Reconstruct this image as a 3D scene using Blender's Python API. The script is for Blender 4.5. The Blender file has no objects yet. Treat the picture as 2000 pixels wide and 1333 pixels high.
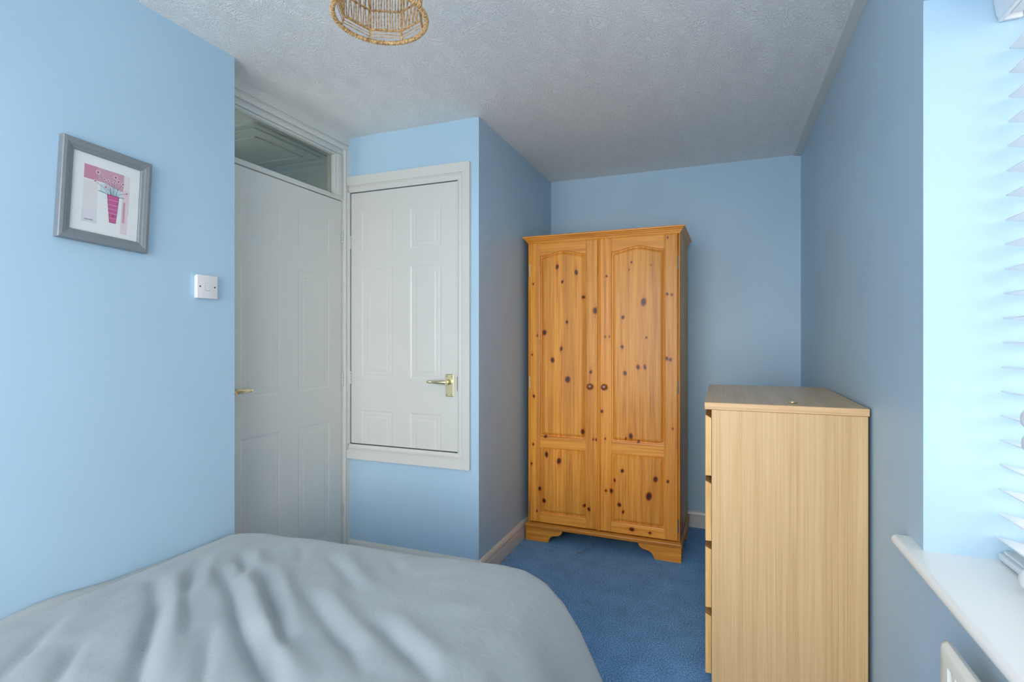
import bpy, bmesh, math, random
import numpy as np
from mathutils import Vector, Matrix, noise as mnoise

random.seed(7)
rng = np.random.RandomState(7)
SC = bpy.context.scene
COL = SC.collection
PI = math.pi

# ------------------------------------------------------------------ camera
CAM_H = 1.2265          # eye height
YAW = math.radians(21.545)
cam = bpy.data.cameras.new('camera')
cam.sensor_width = 36.0
cam.lens = 36.0 * 1039.0 / 2000.0
cam.shift_y = -0.003
cam.clip_start = 0.02
cam_ob = bpy.data.objects.new('camera', cam)
COL.objects.link(cam_ob)
cam_ob.location = (0, 0, CAM_H)
cam_ob.rotation_euler = (PI / 2, 0, YAW)
SC.camera = cam_ob

# ------------------------------------------------------------------ sky, window portal, exposure
world = bpy.data.worlds.new('overcast_sky')
SC.world = world
world.use_nodes = True
wn, wl = world.node_tree.nodes, world.node_tree.links
wn.clear()
w_out = wn.new('ShaderNodeOutputWorld')
w_bg = wn.new('ShaderNodeBackground')
w_tc = wn.new('ShaderNodeTexCoord')
w_sep = wn.new('ShaderNodeSeparateXYZ')
w_rmp = wn.new('ShaderNodeValToRGB')
w_rmp.color_ramp.elements[0].position = 0.47
w_rmp.color_ramp.elements[0].color = (0.70, 0.70, 0.70, 1)     # ground and houses below the skyline
w_rmp.color_ramp.elements[1].position = 0.53
w_rmp.color_ramp.elements[1].color = (1.0, 0.98, 0.955, 1)      # even overcast sky
w_map = wn.new('ShaderNodeMapRange')
w_map.inputs[1].default_value = -1.0
w_map.inputs[2].default_value = 1.0
wl.new(w_tc.outputs['Generated'], w_sep.inputs[0])
wl.new(w_sep.outputs['Z'], w_map.inputs[0])
wl.new(w_map.outputs[0], w_rmp.inputs[0])
wl.new(w_rmp.outputs[0], w_bg.inputs[0])
w_bg.inputs[1].default_value = 10.0
wl.new(w_bg.outputs[0], w_out.inputs[0])

# sampling portals (they give off no light) on the blind window and the added rear one
def portal(name, loc, w, h, rz):
    pl = bpy.data.lights.new(name, 'AREA')
    pl.shape = 'RECTANGLE'
    pl.size, pl.size_y = w, h
    pl.cycles.is_portal = True
    plo = bpy.data.objects.new(name, pl)
    COL.objects.link(plo)
    plo.location = loc
    plo.rotation_euler = (PI / 2, 0, rz)
portal('window_portal', (0.738, 0.9925, 1.365), 1.085, 1.33, PI / 2)
portal('added_window_portal', (-0.675, -1.699, 1.29), 2.15, 1.98, 0.0)

SC.view_settings.view_transform = 'Standard'
SC.view_settings.look = 'None'
SC.view_settings.gamma = 1.0
SC.view_settings.use_curve_mapping = False
SC.view_settings.exposure = 0.0
SC.cycles.use_denoising = True
SC.cycles.max_bounces = 9
SC.cycles.diffuse_bounces = 4
SC.cycles.use_adaptive_sampling = True
SC.cycles.adaptive_threshold = 0.08
SC.cycles.adaptive_min_samples = 16
SC.cycles.transparent_max_bounces = 12
SC.cycles.caustics_reflective = False
SC.cycles.caustics_refractive = False
SC.cycles.sample_clamp_indirect = 8.0

# ------------------------------------------------------------------ room measures
H = 2.3415
XL, XDOOR, XRET, XR = -1.80, -1.955, -1.139, 0.445
YNIB, YCUP, YBACK, YFRONT = 1.56, 2.43, 3.648, -1.60
WY0, WY1, WZ0, WZ1 = 0.45, 1.535, 0.70, 2.027       # window opening

# ------------------------------------------------------------------ materials
def new_mat(name, rough=0.5, color=(0.8, 0.8, 0.8), metallic=0.0, coat=0.0, spec=0.5):
    m = bpy.data.materials.new(name)
    m.use_nodes = True
    b = m.node_tree.nodes['Principled BSDF']
    b.inputs['Base Color'].default_value = (*color, 1)
    b.inputs['Roughness'].default_value = rough
    b.inputs['Metallic'].default_value = metallic
    b.inputs['Coat Weight'].default_value = coat
    b.inputs['Coat Roughness'].default_value = 0.15
    b.inputs['Specular IOR Level'].default_value = spec
    return m, m.node_tree.nodes, m.node_tree.links, b

def N(nodes, t, **kw):
    n = nodes.new(t)
    for k, v in kw.items():
        if k.startswith('i_'):
            n.inputs[k[2:].replace('_', ' ')].default_value = v
        else:
            setattr(n, k, v)
    return n

def mapped(nodes, links, scale=(1, 1, 1), src='Object'):
    tc = nodes.new('ShaderNodeTexCoord')
    mp = nodes.new('ShaderNodeMapping')
    mp.inputs['Scale'].default_value = scale
    links.new(tc.outputs[src], mp.inputs['Vector'])
    return mp

def ramp(nodes, stops):
    r = nodes.new('ShaderNodeValToRGB')
    e = r.color_ramp.elements
    while len(e) < len(stops):
        e.new(0.5)
    for i, (p, c) in enumerate(stops):
        e[i].position = p
        e[i].color = (*c, 1)
    return r

def add_bump(nodes, links, b, src, strength, dist):
    bp = nodes.new('ShaderNodeBump')
    bp.inputs['Strength'].default_value = strength
    bp.inputs['Distance'].default_value = dist
    links.new(src, bp.inputs['Height'])
    links.new(bp.outputs[0], b.inputs['Normal'])
    return bp

def paint(name, col, rough, var=0.03, bump=0.12, bscale=70.0):
    m, n, l, b = new_mat(name, rough, col)
    mp = mapped(n, l)
    ns = N(n, 'ShaderNodeTexNoise', i_Scale=2.2, i_Detail=1.0)
    l.new(mp.outputs[0], ns.inputs['Vector'])
    r = ramp(n, [(0.3, tuple(c * (1 - var) for c in col)), (0.7, tuple(min(1, c * (1 + var)) for c in col))])
    l.new(ns.outputs[0], r.inputs[0])
    l.new(r.outputs[0], b.inputs['Base Color'])
    n2 = N(n, 'ShaderNodeTexNoise', i_Scale=bscale, i_Detail=1.0)
    l.new(mp.outputs[0], n2.inputs['Vector'])
    add_bump(n, l, b, n2.outputs[0], bump, 0.002)
    return m

M = {}
M['wall'] = paint('blue_wall_paint', (0.445, 0.63, 0.775), 0.45)
M['sill'] = paint('white_sill_gloss', (0.92, 0.915, 0.89), 0.25, 0.01, 0.04, 30)
M['white'] = paint('white_gloss_paint', (0.69, 0.69, 0.645), 0.28, 0.015, 0.05, 30)
M['plaster'] = paint('hall_paint', (0.62, 0.64, 0.62), 0.6)
M['pvc'] = new_mat('white_plastic', 0.3, (0.82, 0.83, 0.84))[0]
M['switch'] = new_mat('switch_plastic', 0.3, (0.80, 0.79, 0.80))[0]
M['blind'] = paint('white_blind_slat', (0.80, 0.81, 0.83), 0.35, 0.01, 0.02)
M['dark'] = new_mat('dark_screw', 0.5, (0.03, 0.03, 0.03))[0]
M['radiator'] = new_mat('radiator_enamel', 0.25, (0.80, 0.79, 0.72))[0]
M['brass'] = new_mat('polished_brass', 0.28, (0.88, 0.76, 0.46), 1.0)[0]
M['brass_dark'] = new_mat('brass_screw', 0.35, (0.32, 0.24, 0.10), 1.0)[0]
M['hinge'] = new_mat('painted_hinge', 0.35, (0.66, 0.66, 0.62), 0.3)[0]
M['steel'] = new_mat('steel_hinge', 0.35, (0.30, 0.29, 0.27), 0.9)[0]
M['cable'] = new_mat('grey_cable', 0.5, (0.16, 0.16, 0.16))[0]
M['cord'] = new_mat('white_cord', 0.7, (0.75, 0.75, 0.75))[0]
M['tassel'] = new_mat('cord_acorn', 0.3, (0.62, 0.65, 0.68))[0]
M['rubber'] = new_mat('black_lining', 0.8, (0.02, 0.02, 0.02))[0]

def glass(name, tint=(1, 1, 1), ior=1.45):
    m = bpy.data.materials.new(name)
    m.use_nodes = True
    n, l = m.node_tree.nodes, m.node_tree.links
    n.clear()
    o = n.new('ShaderNodeOutputMaterial')
    mix = n.new('ShaderNodeMixShader')
    # Schlick reflectance from the facing angle, the same for both faces of the thin pane
    lw = n.new('ShaderNodeLayerWeight')
    lw.inputs[0].default_value = 0.5
    pw = n.new('ShaderNodeMath'); pw.operation = 'POWER'; pw.inputs[1].default_value = 5.0
    fr = n.new('ShaderNodeMath'); fr.operation = 'MULTIPLY_ADD'
    r0 = ((ior - 1) / (ior + 1)) ** 2
    fr.inputs[1].default_value = 1 - r0; fr.inputs[2].default_value = r0
    l.new(lw.outputs['Facing'], pw.inputs[0]); l.new(pw.outputs[0], fr.inputs[0])
    tr = n.new('ShaderNodeBsdfTransparent')
    tr.inputs[0].default_value = (*tint, 1)
    gl = n.new('ShaderNodeBsdfGlossy')
    gl.inputs['Roughness'].default_value = 0.02
    l.new(fr.outputs[0], mix.inputs[0])
    l.new(tr.outputs[0], mix.inputs[1])
    l.new(gl.outputs[0], mix.inputs[2])
    l.new(mix.outputs[0], o.inputs[0])
    return m
M['glass'] = glass('window_glass')
M['dimmed_glass'] = glass('dimmed_window_glass', (0.63, 0.635, 0.635))  # pane tinted dark to cut the light on the window recess
M['transom_glass'] = glass('transom_glass', (0.80, 0.84, 0.80), 1.5)

# textured ceiling
m, n, l, b = new_mat('stippled_ceiling', 0.42, (0.95, 0.92, 0.885))
mp = mapped(n, l)
dn = N(n, 'ShaderNodeTexNoise', i_Scale=9.0, i_Detail=1.0)
l.new(mp.outputs[0], dn.inputs['Vector'])
mx = N(n, 'ShaderNodeMix', data_type='VECTOR')
mx.inputs[0].default_value = 0.10
l.new(mp.outputs[0], mx.inputs[4]); l.new(dn.outputs['Color'], mx.inputs[5])
s1 = N(n, 'ShaderNodeTexNoise', i_Scale=112.0, i_Detail=2.0, i_Roughness=0.45, i_Distortion=1.3)
l.new(mx.outputs[1], s1.inputs['Vector'])
r1 = ramp(n, [(0.44, (0, 0, 0)), (0.62, (1, 1, 1))])
l.new(s1.outputs[0], r1.inputs[0])
add_bump(n, l, b, r1.outputs[0], 0.75, 0.0032)
M['ceiling'] = m

# carpet
m, n, l, b = new_mat('blue_carpet', 0.95, (0.08, 0.2, 0.42), spec=0.1)
mp = mapped(n, l)
c1 = N(n, 'ShaderNodeTexNoise', i_Scale=190.0, i_Detail=3.0, i_Roughness=0.75)
c2 = N(n, 'ShaderNodeTexNoise', i_Scale=9.0, i_Detail=2.0, i_Roughness=0.6)
l.new(mp.outputs[0], c1.inputs['Vector']); l.new(mp.outputs[0], c2.inputs['Vector'])
r1 = ramp(n, [(0.36, (0.045, 0.16, 0.42)), (0.5, (0.15, 0.39, 0.76)), (0.64, (0.40, 0.68, 0.96))])
l.new(c1.outputs[0], r1.inputs[0])
r2 = ramp(n, [(0.3, (0.86, 0.87, 0.88)), (0.7, (1.06, 1.05, 1.04))])
l.new(c2.outputs[0], r2.inputs[0])
mu = N(n, 'ShaderNodeMix', data_type='RGBA', blend_type='MULTIPLY')
mu.inputs[0].default_value = 1.0
l.new(r1.outputs[0], mu.inputs[6]); l.new(r2.outputs[0], mu.inputs[7])
l.new(mu.outputs[2], b.inputs['Base Color'])
b.inputs['Sheen Weight'].default_value = 0.05
add_bump(n, l, b, c1.outputs[0], 0.6, 0.005)
M['carpet'] = m

# cotton duvet
m, n, l, b = new_mat('grey_blue_cotton', 0.9, (0.355, 0.395, 0.415), spec=0.15)
mp = mapped(n, l)
c1 = N(n, 'ShaderNodeTexNoise', i_Scale=900.0, i_Detail=1.0)
c2 = N(n, 'ShaderNodeTexNoise', i_Scale=26.0, i_Detail=5.0, i_Distortion=0.6)
l.new(mp.outputs[0], c1.inputs['Vector']); l.new(mp.outputs[0], c2.inputs['Vector'])
ad = N(n, 'ShaderNodeMath', operation='MULTIPLY_ADD')
ad.inputs[1].default_value = 0.12
l.new(c1.outputs[0], ad.inputs[0]); l.new(c2.outputs[0], ad.inputs[2])
add_bump(n, l, b, ad.outputs[0], 0.26, 0.006)
b.inputs['Sheen Weight'].default_value = 0.25
M['duvet'] = m
M['sheet'] = new_mat('grey_sheet', 0.9, (0.42, 0.45, 0.46), spec=0.1)[0]
M['bedbase'] = new_mat('bed_base_fabric', 0.9, (0.30, 0.31, 0.32), spec=0.1)[0]

# varnished pine, grain along z or along x
def pine(name, axis, tone=1.0):
    m, n, l, b = new_mat(name, 0.38, (0.6, 0.3, 0.08), coat=0.08, spec=0.35)
    tc = n.new('ShaderNodeTexCoord')
    bend = N(n, 'ShaderNodeAttribute', attribute_name='bend')
    sep = n.new('ShaderNodeSeparateXYZ')
    l.new(tc.outputs['Object'], sep.inputs[0])
    cmb = n.new('ShaderNodeCombineXYZ')
    a = N(n, 'ShaderNodeMath', operation='ADD')
    cross, along = ('X', 'Z') if axis == 'z' else ('Z', 'X')
    l.new(sep.outputs[cross], a.inputs[0]); l.new(bend.outputs['Fac'], a.inputs[1])
    def mul(sock, k):
        q = N(n, 'ShaderNodeMath', operation='MULTIPLY')
        q.inputs[1].default_value = k
        l.new(sock, q.inputs[0])
        return q.outputs[0]
    l.new(mul(a.outputs[0], 95.0), cmb.inputs[0])
    l.new(mul(sep.outputs['Y'], 22.0), cmb.inputs[1])
    l.new(mul(sep.outputs[along], 2.4), cmb.inputs[2])
    # glued-up staves of slightly different tone
    st = N(n, 'ShaderNodeMath', operation='FLOOR')
    l.new(mul(sep.outputs[cross], 1 / 0.056), st.inputs[0])
    wn_ = N(n, 'ShaderNodeTexWhiteNoise', noise_dimensions='1D')
    l.new(st.outputs[0], wn_.inputs['W'])
    off = N(n, 'ShaderNodeVectorMath', operation='MULTIPLY_ADD')
    off.inputs[1].default_value = (9.0, 0.0, 40.0)
    l.new(wn_.outputs['Color'], off.inputs[0]); l.new(cmb.outputs[0], off.inputs[2])
    g = N(n, 'ShaderNodeTexNoise', i_Scale=1.0, i_Detail=5.0, i_Roughness=0.6, i_Distortion=0.35)
    l.new(off.outputs[0], g.inputs['Vector'])
    r = ramp(n, [(0.28, (0.54, 0.18, 0.018)), (0.43, (0.76, 0.285, 0.035)), (0.58, (0.87, 0.36, 0.052)), (0.75, (0.92, 0.44, 0.085))])
    l.new(g.outputs[0], r.inputs[0])
    hv = N(n, 'ShaderNodeHueSaturation')
    vr = N(n, 'ShaderNodeMapRange')
    vr.inputs[3].default_value, vr.inputs[4].default_value = 0.84 * tone, 1.10 * tone
    l.new(wn_.outputs['Value'], vr.inputs[0]); l.new(vr.outputs[0], hv.inputs['Value'])
    l.new(r.outputs[0], hv.inputs['Color'])
    kn = N(n, 'ShaderNodeAttribute', attribute_name='knot')
    kr = ramp(n, [(0.0, (1, 1, 1)), (0.25, (0.86, 0.66, 0.46)), (0.5, (0.40, 0.20, 0.14)), (0.8, (0.11, 0.06, 0.07)), (1.0, (0.07, 0.04, 0.05))])
    l.new(kn.outputs['Fac'], kr.inputs[0])
    mu = N(n, 'ShaderNodeMix', data_type='RGBA', blend_type='MULTIPLY')
    mu.inputs[0].default_value = 1.0
    l.new(hv.outputs[0], mu.inputs[6]); l.new(kr.outputs[0], mu.inputs[7])
    l.new(mu.outputs[2], b.inputs['Base Color'])
    add_bump(n, l, b, g.outputs[0], 0.06, 0.002)
    return m
M['pine_z'] = pine('varnished_pine_upright', 'z')
M['pine_x'] = pine('varnished_pine_level', 'x')
M['pine_mould'] = pine('dark_pine_moulding', 'x', 0.78)  # same pine in a darker tone, for the base moulding
M['knob'] = new_mat('turned_knob_varnish', 0.2, (0.26, 0.085, 0.035), coat=0.5)[0]

# pale oak veneer
def oak(name, scale, cols, rough=0.42):
    m, n, l, b = new_mat(name, rough, cols[1])
    mp = mapped(n, l, scale)
    g = N(n, 'ShaderNodeTexNoise', i_Scale=1.0, i_Detail=6.0, i_Roughness=0.65, i_Distortion=0.4)
    l.new(mp.outputs[0], g.inputs['Vector'])
    mp2 = mapped(n, l, tuple(s * 0.12 for s in scale))
    g2 = N(n, 'ShaderNodeTexNoise', i_Scale=1.0, i_Detail=2.0)
    l.new(mp2.outputs[0], g2.inputs['Vector'])
    ad = N(n, 'ShaderNodeMath', operation='MULTIPLY_ADD')
    ad.inputs[1].default_value = 0.55
    l.new(g2.outputs[0], ad.inputs[0]); l.new(g.outputs[0], ad.inputs[2])
    r = ramp(n, [(0.55, cols[0]), (0.78, cols[1]), (1.0, cols[2])])
    l.new(ad.outputs[0], r.inputs[0])
    l.new(r.outputs[0], b.inputs['Base Color'])
    add_bump(n, l, b, g.outputs[0], 0.05, 0.001)
    return m
OAK = ((0.60, 0.365, 0.16), (0.71, 0.455, 0.215), (0.77, 0.52, 0.265))
M['oak_side'] = oak('oak_veneer_side', (210, 210, 2.0), OAK)
M['oak_top'] = oak('oak_veneer_top', (110, 2.2, 110), OAK, 0.3)
M['oak_edge'] = oak('oak_edge_band', (2.5, 120, 190), ((0.62, 0.345, 0.15), (0.76, 0.47, 0.23), (0.84, 0.56, 0.30)))
M['oak_front'] = oak('oak_drawer_edge', (190, 120, 5), ((0.62, 0.32, 0.09), (0.80, 0.47, 0.16), (0.88, 0.57, 0.24)))

# woven cane
m, n, l, b = new_mat('honey_rattan', 0.6, (0.55, 0.33, 0.14))
mp = mapped(n, l)
g = N(n, 'ShaderNodeTexNoise', i_Scale=160.0, i_Detail=2.0)
l.new(mp.outputs[0], g.inputs['Vector'])
r = ramp(n, [(0.35, (0.30, 0.15, 0.05)), (0.5, (0.55, 0.33, 0.14)), (0.68, (0.68, 0.46, 0.22))])
l.new(g.outputs[0], r.inputs[0]); l.new(r.outputs[0], b.inputs['Base Color'])
add_bump(n, l, b, g.outputs[0], 0.3, 0.002)
M['rattan'] = m

m, n, l, b = new_mat('brushed_grey_frame', 0.42, (0.22, 0.245, 0.265), 0.15)
mp = mapped(n, l, (30, 30, 30))
g = N(n, 'ShaderNodeTexNoise', i_Scale=4.0, i_Detail=4.0)
l.new(mp.outputs[0], g.inputs['Vector'])
r = ramp(n, [(0.3, (0.215, 0.24, 0.26)), (0.7, (0.245, 0.27, 0.29))])
l.new(g.outputs[0], r.inputs[0]); l.new(r.outputs[0], b.inputs['Base Color'])
M['frame'] = m
for nm, c in {'mount': (0.84, 0.85, 0.84), 'ink_pink': (0.62, 0.25, 0.36), 'ink_rose': (0.62, 0.36, 0.43),
              'ink_blush': (0.78, 0.64, 0.66), 'ink_lilac': (0.74, 0.72, 0.77), 'ink_pale': (0.78, 0.74, 0.73),
              'ink_magenta': (0.58, 0.13, 0.30), 'ink_plum': (0.36, 0.07, 0.17), 'ink_teal': (0.10, 0.28, 0.33),
              'ink_sky': (0.62, 0.72, 0.76), 'ink_line': (0.14, 0.15, 0.18), 'ink_dot': (0.42, 0.14, 0.22)}.items():
    M[nm] = new_mat(nm, 0.6, c, spec=0.2)[0]

# ------------------------------------------------------------------ object helpers
BASE = {}     # object name -> origin of its thing in the world, so that meshes are given in world measures

def tag(o, label=None, cat=None, group=None, kind=None):
    if label: o['label'] = label
    if cat: o['category'] = cat
    if group: o['group'] = group
    if kind: o['kind'] = kind
    return o

def empty(name, loc, label=None, cat=None, group=None, kind=None, rz=0.0):
    o = bpy.data.objects.new(name, None)
    o.empty_display_size = 0.1
    o.location = loc
    o.rotation_euler = (0, 0, rz)
    COL.objects.link(o)
    BASE[o.name] = Vector(loc)
    return tag(o, label, cat, group, kind)

def link(name, me, mat, parent=None, smooth=False, base=None):
    o = bpy.data.objects.new(name, me)
    COL.objects.link(o)
    if mat is not None and not me.materials:
        for q in (mat if isinstance(mat, (list, tuple)) else [mat]):
            me.materials.append(M[q])
    if smooth:
        for p in me.polygons:
            p.use_smooth = True
    if parent is not None:
        o.parent = parent
        BASE[o.name] = BASE[parent.name]
    else:
        BASE[o.name] = Vector((0, 0, 0))
    return o

def origin_of(parent):
    return BASE[parent.name] if parent is not None else Vector((0, 0, 0))

def bm_obj(name, bm, mat, parent=None, smooth=False, autosmooth=None):
    off = origin_of(parent)
    if off.length > 0:
        bmesh.ops.translate(bm, verts=bm.verts, vec=-off)
    bmesh.ops.recalc_face_normals(bm, faces=bm.faces)
    me = bpy.data.meshes.new(name)
    bm.to_mesh(me)
    bm.free()
    o = link(name, me, mat, parent, smooth)
    if autosmooth:
        me.shade_smooth() if hasattr(me, 'shade_smooth') else None
        for e in me.edges:
            pass
        me.set_sharp_from_angle(angle=math.radians(autosmooth))
    return o

def raw_obj(name, verts, faces, mat, parent=None, smooth=False):
    off = origin_of(parent)
    me = bpy.data.meshes.new(name)
    me.from_pydata([tuple(Vector(v) - off) for v in verts], [], faces)
    me.update()
    return link(name, me, mat, parent, smooth)

def add_box(bm, x0, x1, y0, y1, z0, z1, bevel=0.0, seg=2):
    v = [bm.verts.new(p) for p in ((x0, y0, z0), (x1, y0, z0), (x1, y1, z0), (x0, y1, z0),
                                   (x0, y0, z1), (x1, y0, z1), (x1, y1, z1), (x0, y1, z1))]
    f = [bm.faces.new([v[i] for i in q]) for q in ((3, 2, 1, 0), (4, 5, 6, 7), (0, 1, 5, 4), (1, 2, 6, 5), (2, 3, 7, 6), (3, 0, 4, 7))]
    if bevel > 0:
        es = list({e for q in f for e in q.edges})
        bmesh.ops.bevel(bm, geom=es, offset=bevel, segments=seg, affect='EDGES', profile=0.5)

def box(name, bounds, mat, parent=None, bevel=0.0, seg=2):
    bm = bmesh.new()
    add_box(bm, *bounds, bevel=bevel, seg=seg)
    return bm_obj(name, bm, mat, parent, autosmooth=40 if bevel else None)

def boxes(name, lst, mat, parent=None):
    bm = bmesh.new()
    for q in lst:
        add_box(bm, *q)
    return bm_obj(name, bm, mat, parent)

def add_tube(bm, pts, rad, sides=8, closed=False, caps=True):
    pts = [Vector(p) for p in pts]
    n = len(pts)
    rings = []
    prev = None
    for i, p in enumerate(pts):
        if closed:
            t = (pts[(i + 1) % n] - pts[i - 1]).normalized()
        else:
            t = (pts[min(i + 1, n - 1)] - pts[max(i - 1, 0)]).normalized()
        ref = prev if prev is not None else (Vector((0, 0, 1)) if abs(t.z) < 0.9 else Vector((1, 0, 0)))
        s = t.cross(ref)
        if s.length < 1e-6:
            s = t.cross(Vector((0, 1, 0.1)))
        s.normalize()
        u = s.cross(t).normalized()
        prev = u
        r = rad[i] if isinstance(rad, (list, tuple)) else rad
        rings.append([bm.verts.new(p + (s * math.cos(2 * PI * k / sides) + u * math.sin(2 * PI * k / sides)) * r) for k in range(sides)])
    m = n if closed else n - 1
    for i in range(m):
        a, b_ = rings[i], rings[(i + 1) % n]
        for k in range(sides):
            bm.faces.new((a[k], a[(k + 1) % sides], b_[(k + 1) % sides], b_[k]))
    if caps and not closed:
        bm.faces.new(rings[0][::-1]); bm.faces.new(rings[-1])

def tube(name, pts, rad, mat, parent=None, sides=8, closed=False):
    bm = bmesh.new()
    add_tube(bm, pts, rad, sides, closed)
    return bm_obj(name, bm, mat, parent, autosmooth=50)

def add_lathe(bm, prof, centre, axis, seg=20):
    axis = Vector(axis).normalized()
    ref = Vector((0, 0, 1)) if abs(axis.z) < 0.9 else Vector((1, 0, 0))
    s = axis.cross(ref).normalized(); u = s.cross(axis).normalized()
    c = Vector(centre)
    rings = []
    for (d, r) in prof:
        r = max(r, 1e-4)
        rings.append([bm.verts.new(c + axis * d + (s * math.cos(2 * PI * k / seg) + u * math.sin(2 * PI * k / seg)) * r) for k in range(seg)])
    for a, b_ in zip(rings, rings[1:]):
        for k in range(seg):
            bm.faces.new((a[k], a[(k + 1) % seg], b_[(k + 1) % seg], b_[k]))
    bm.faces.new(rings[0][::-1]); bm.faces.new(rings[-1])

def lathe(name, prof, centre, axis, mat, parent=None, seg=20):
    bm = bmesh.new()
    add_lathe(bm, prof, centre, axis, seg)
    return bm_obj(name, bm, mat, parent, autosmooth=45)

def add_prism(bm, poly, conv0, conv1):
    """poly: 2-D points; conv0/conv1 turn a point into the near and far 3-D position."""
    a = [bm.verts.new(conv0(p)) for p in poly]
    b_ = [bm.verts.new(conv1(p)) for p in poly]
    n = len(poly)
    bm.faces.new(a[::-1]); bm.faces.new(b_)
    for i in range(n):
        bm.faces.new((a[i], a[(i + 1) % n], b_[(i + 1) % n], b_[i]))

def prism(name, poly, conv0, conv1, mat, parent=None, autosmooth=None):
    bm = bmesh.new()
    add_prism(bm, poly, conv0, conv1)
    return bm_obj(name, bm, mat, parent, autosmooth=autosmooth)

# a local frame on an upright face: u across, v up, n out of the face
class Face:
    def __init__(s, o, u, n):
        s.o, s.u, s.n, s.v = Vector(o), Vector(u), Vector(n), Vector((0, 0, 1))
    def __call__(s, u, v, n=0.0):
        return s.o + s.u * u + s.v * v + s.n * n

# ------------------------------------------------------------------ the setting
box('floor', (-3.2, 0.74, YFRONT - 0.1, 3.75, -0.1, 0.0), 'carpet')
tag(bpy.data.objects['floor'], 'mottled blue carpet covering the whole floor', 'floor', kind='structure')
tag(box('ceiling', (-3.2, 0.74, YFRONT - 0.1, 3.75, H, H + 0.1), 'ceiling'),
    'off-white stippled ceiling', 'ceiling', kind='structure')
tag(box('wall_left', (-2.06, XL, YFRONT, YNIB, 0, H), 'wall'),
    'light blue wall beside the bed carrying the framed print', 'wall', kind='structure')
CX0, CX1, CZ0, CZ1 = -1.936, -1.252, 0.634, 2.036     # cupboard opening
tag(boxes('wall_cupboard', [(-2.06, CX0, YCUP, YCUP + 0.1, 0, H), (CX1, XRET, YCUP, YCUP + 0.1, 0, H),
                            (CX0, CX1, YCUP, YCUP + 0.1, 0, CZ0), (CX0, CX1, YCUP, YCUP + 0.1, CZ1, H)], 'wall'),
    'light blue wall around the raised white cupboard door', 'wall', kind='structure')
tag(box('wall_return', (XRET - 0.1, XRET, YCUP + 0.1, YBACK, 0, H), 'wall'),
    'light blue wall between cupboard and wardrobe', 'wall', kind='structure')
tag(box('wall_back', (XRET - 0.1, 0.74, YBACK, YBACK + 0.1, 0, H), 'wall'),
    'light blue end wall behind the pine wardrobe', 'wall', kind='structure')
tag(boxes('wall_right', [(XR, 0.74, WY1, YBACK, 0, H), (XR, 0.74, YFRONT, WY0, 0, H),
                         (XR, 0.74, WY0, WY1, 0, WZ0), (XR, 0.74, WY0, WY1, WZ1, H)], 'wall'),
    'blue wall on the right with the window recess', 'wall', kind='structure')
RX0, RX1, RZ0, RZ1 = -1.75, 0.40, 0.30, 2.28     # opening of the added, unseen window behind the viewer
tag(boxes('wall_front', [(-2.06, RX0, YFRONT - 0.1, YFRONT, 0, H), (RX1, 0.74, YFRONT - 0.1, YFRONT, 0, H),
                         (RX0, RX1, YFRONT - 0.1, YFRONT, 0, RZ0), (RX0, RX1, YFRONT - 0.1, YFRONT, RZ1, H)], 'wall'),
    'light blue wall behind the head of the bed', 'wall', kind='structure')
# inside of the cupboard
tag(boxes('wall_cupboard_inside', [(-2.06, XRET - 0.1, YCUP + 0.55, YCUP + 0.6, 0.0, H), (-2.06, -2.01, YCUP + 0.1, YCUP + 0.55, 0.0, H),
                                   (-2.01, XRET - 0.1, YCUP + 0.1, YCUP + 0.55, CZ0 - 0.04, CZ0 - 0.01)], 'plaster'),
    'plain back of the cupboard behind the closed door', 'wall', kind='structure')
# landing seen through the glass over the door
tag(box('wall_landing_end', (-3.2, -2.065, 2.69, 2.79, 0, H), 'plaster'), 'pale end wall of the landing seen through the glass over the door', 'wall', kind='structure')
LY0, LY1, LZ0, LZ1 = 0.70, 1.50, 0.95, 2.00     # opening of the added, unseen landing window
tag(boxes('wall_landing_far', [(-3.2, -3.1, YFRONT, LY0, 0, H), (-3.2, -3.1, LY1, 2.69, 0, H), (-3.2, -3.1, LY0, LY1, 0, LZ0), (-3.2, -3.1, LY0, LY1, LZ1, H)], 'plaster'), 'pale far wall of the landing beyond the door', 'wall', kind='structure')
tag(box('wall_landing_near', (-3.1, -2.065, YFRONT - 0.1, YFRONT, 0, H), 'plaster'), 'pale near wall of the landing beyond the door', 'wall', kind='structure')
tag(prism('trim_1', [(0, 0), (0.055, 0), (0.045, -0.018), (0.022, -0.03), (0.012, -0.05), (0, -0.06)],
          lambda p: (-3.1, 2.69 - p[0], H + p[1]), lambda p: (-2.065, 2.69 - p[0], H + p[1]), 'plaster'),
    'coving at the end of the landing behind the glass', 'coving', kind='structure')
# loft hatch on the landing ceiling
lh = empty('loft_hatch', (-2.62, 2.30, H), 'grey loft hatch in the landing ceiling behind the glass over the door', 'hatch')
box('lining', (-2.98, -2.24, 2.055, 2.62, H - 0.012, H), 'plaster', lh)
box('hatch_panel', (-2.95, -2.275, 2.09, 2.585, H - 0.02, H - 0.012), 'white', lh, 0.003)
bm = bmesh.new()
hx0, hx1, hy0, hy1 = -2.88, -2.352, 2.175, 2.52
for q in ((hx0, hx1, hy0, hy0 + .012), (hx0, hx1, hy1 - .012, hy1), (hx0, hx0 + .012, hy0, hy1), (hx1 - .012, hx1, hy0, hy1)):
    add_box(bm, *q, H - 0.026, H - 0.02)
bm_obj('moulding', bm, 'white', lh)
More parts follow.
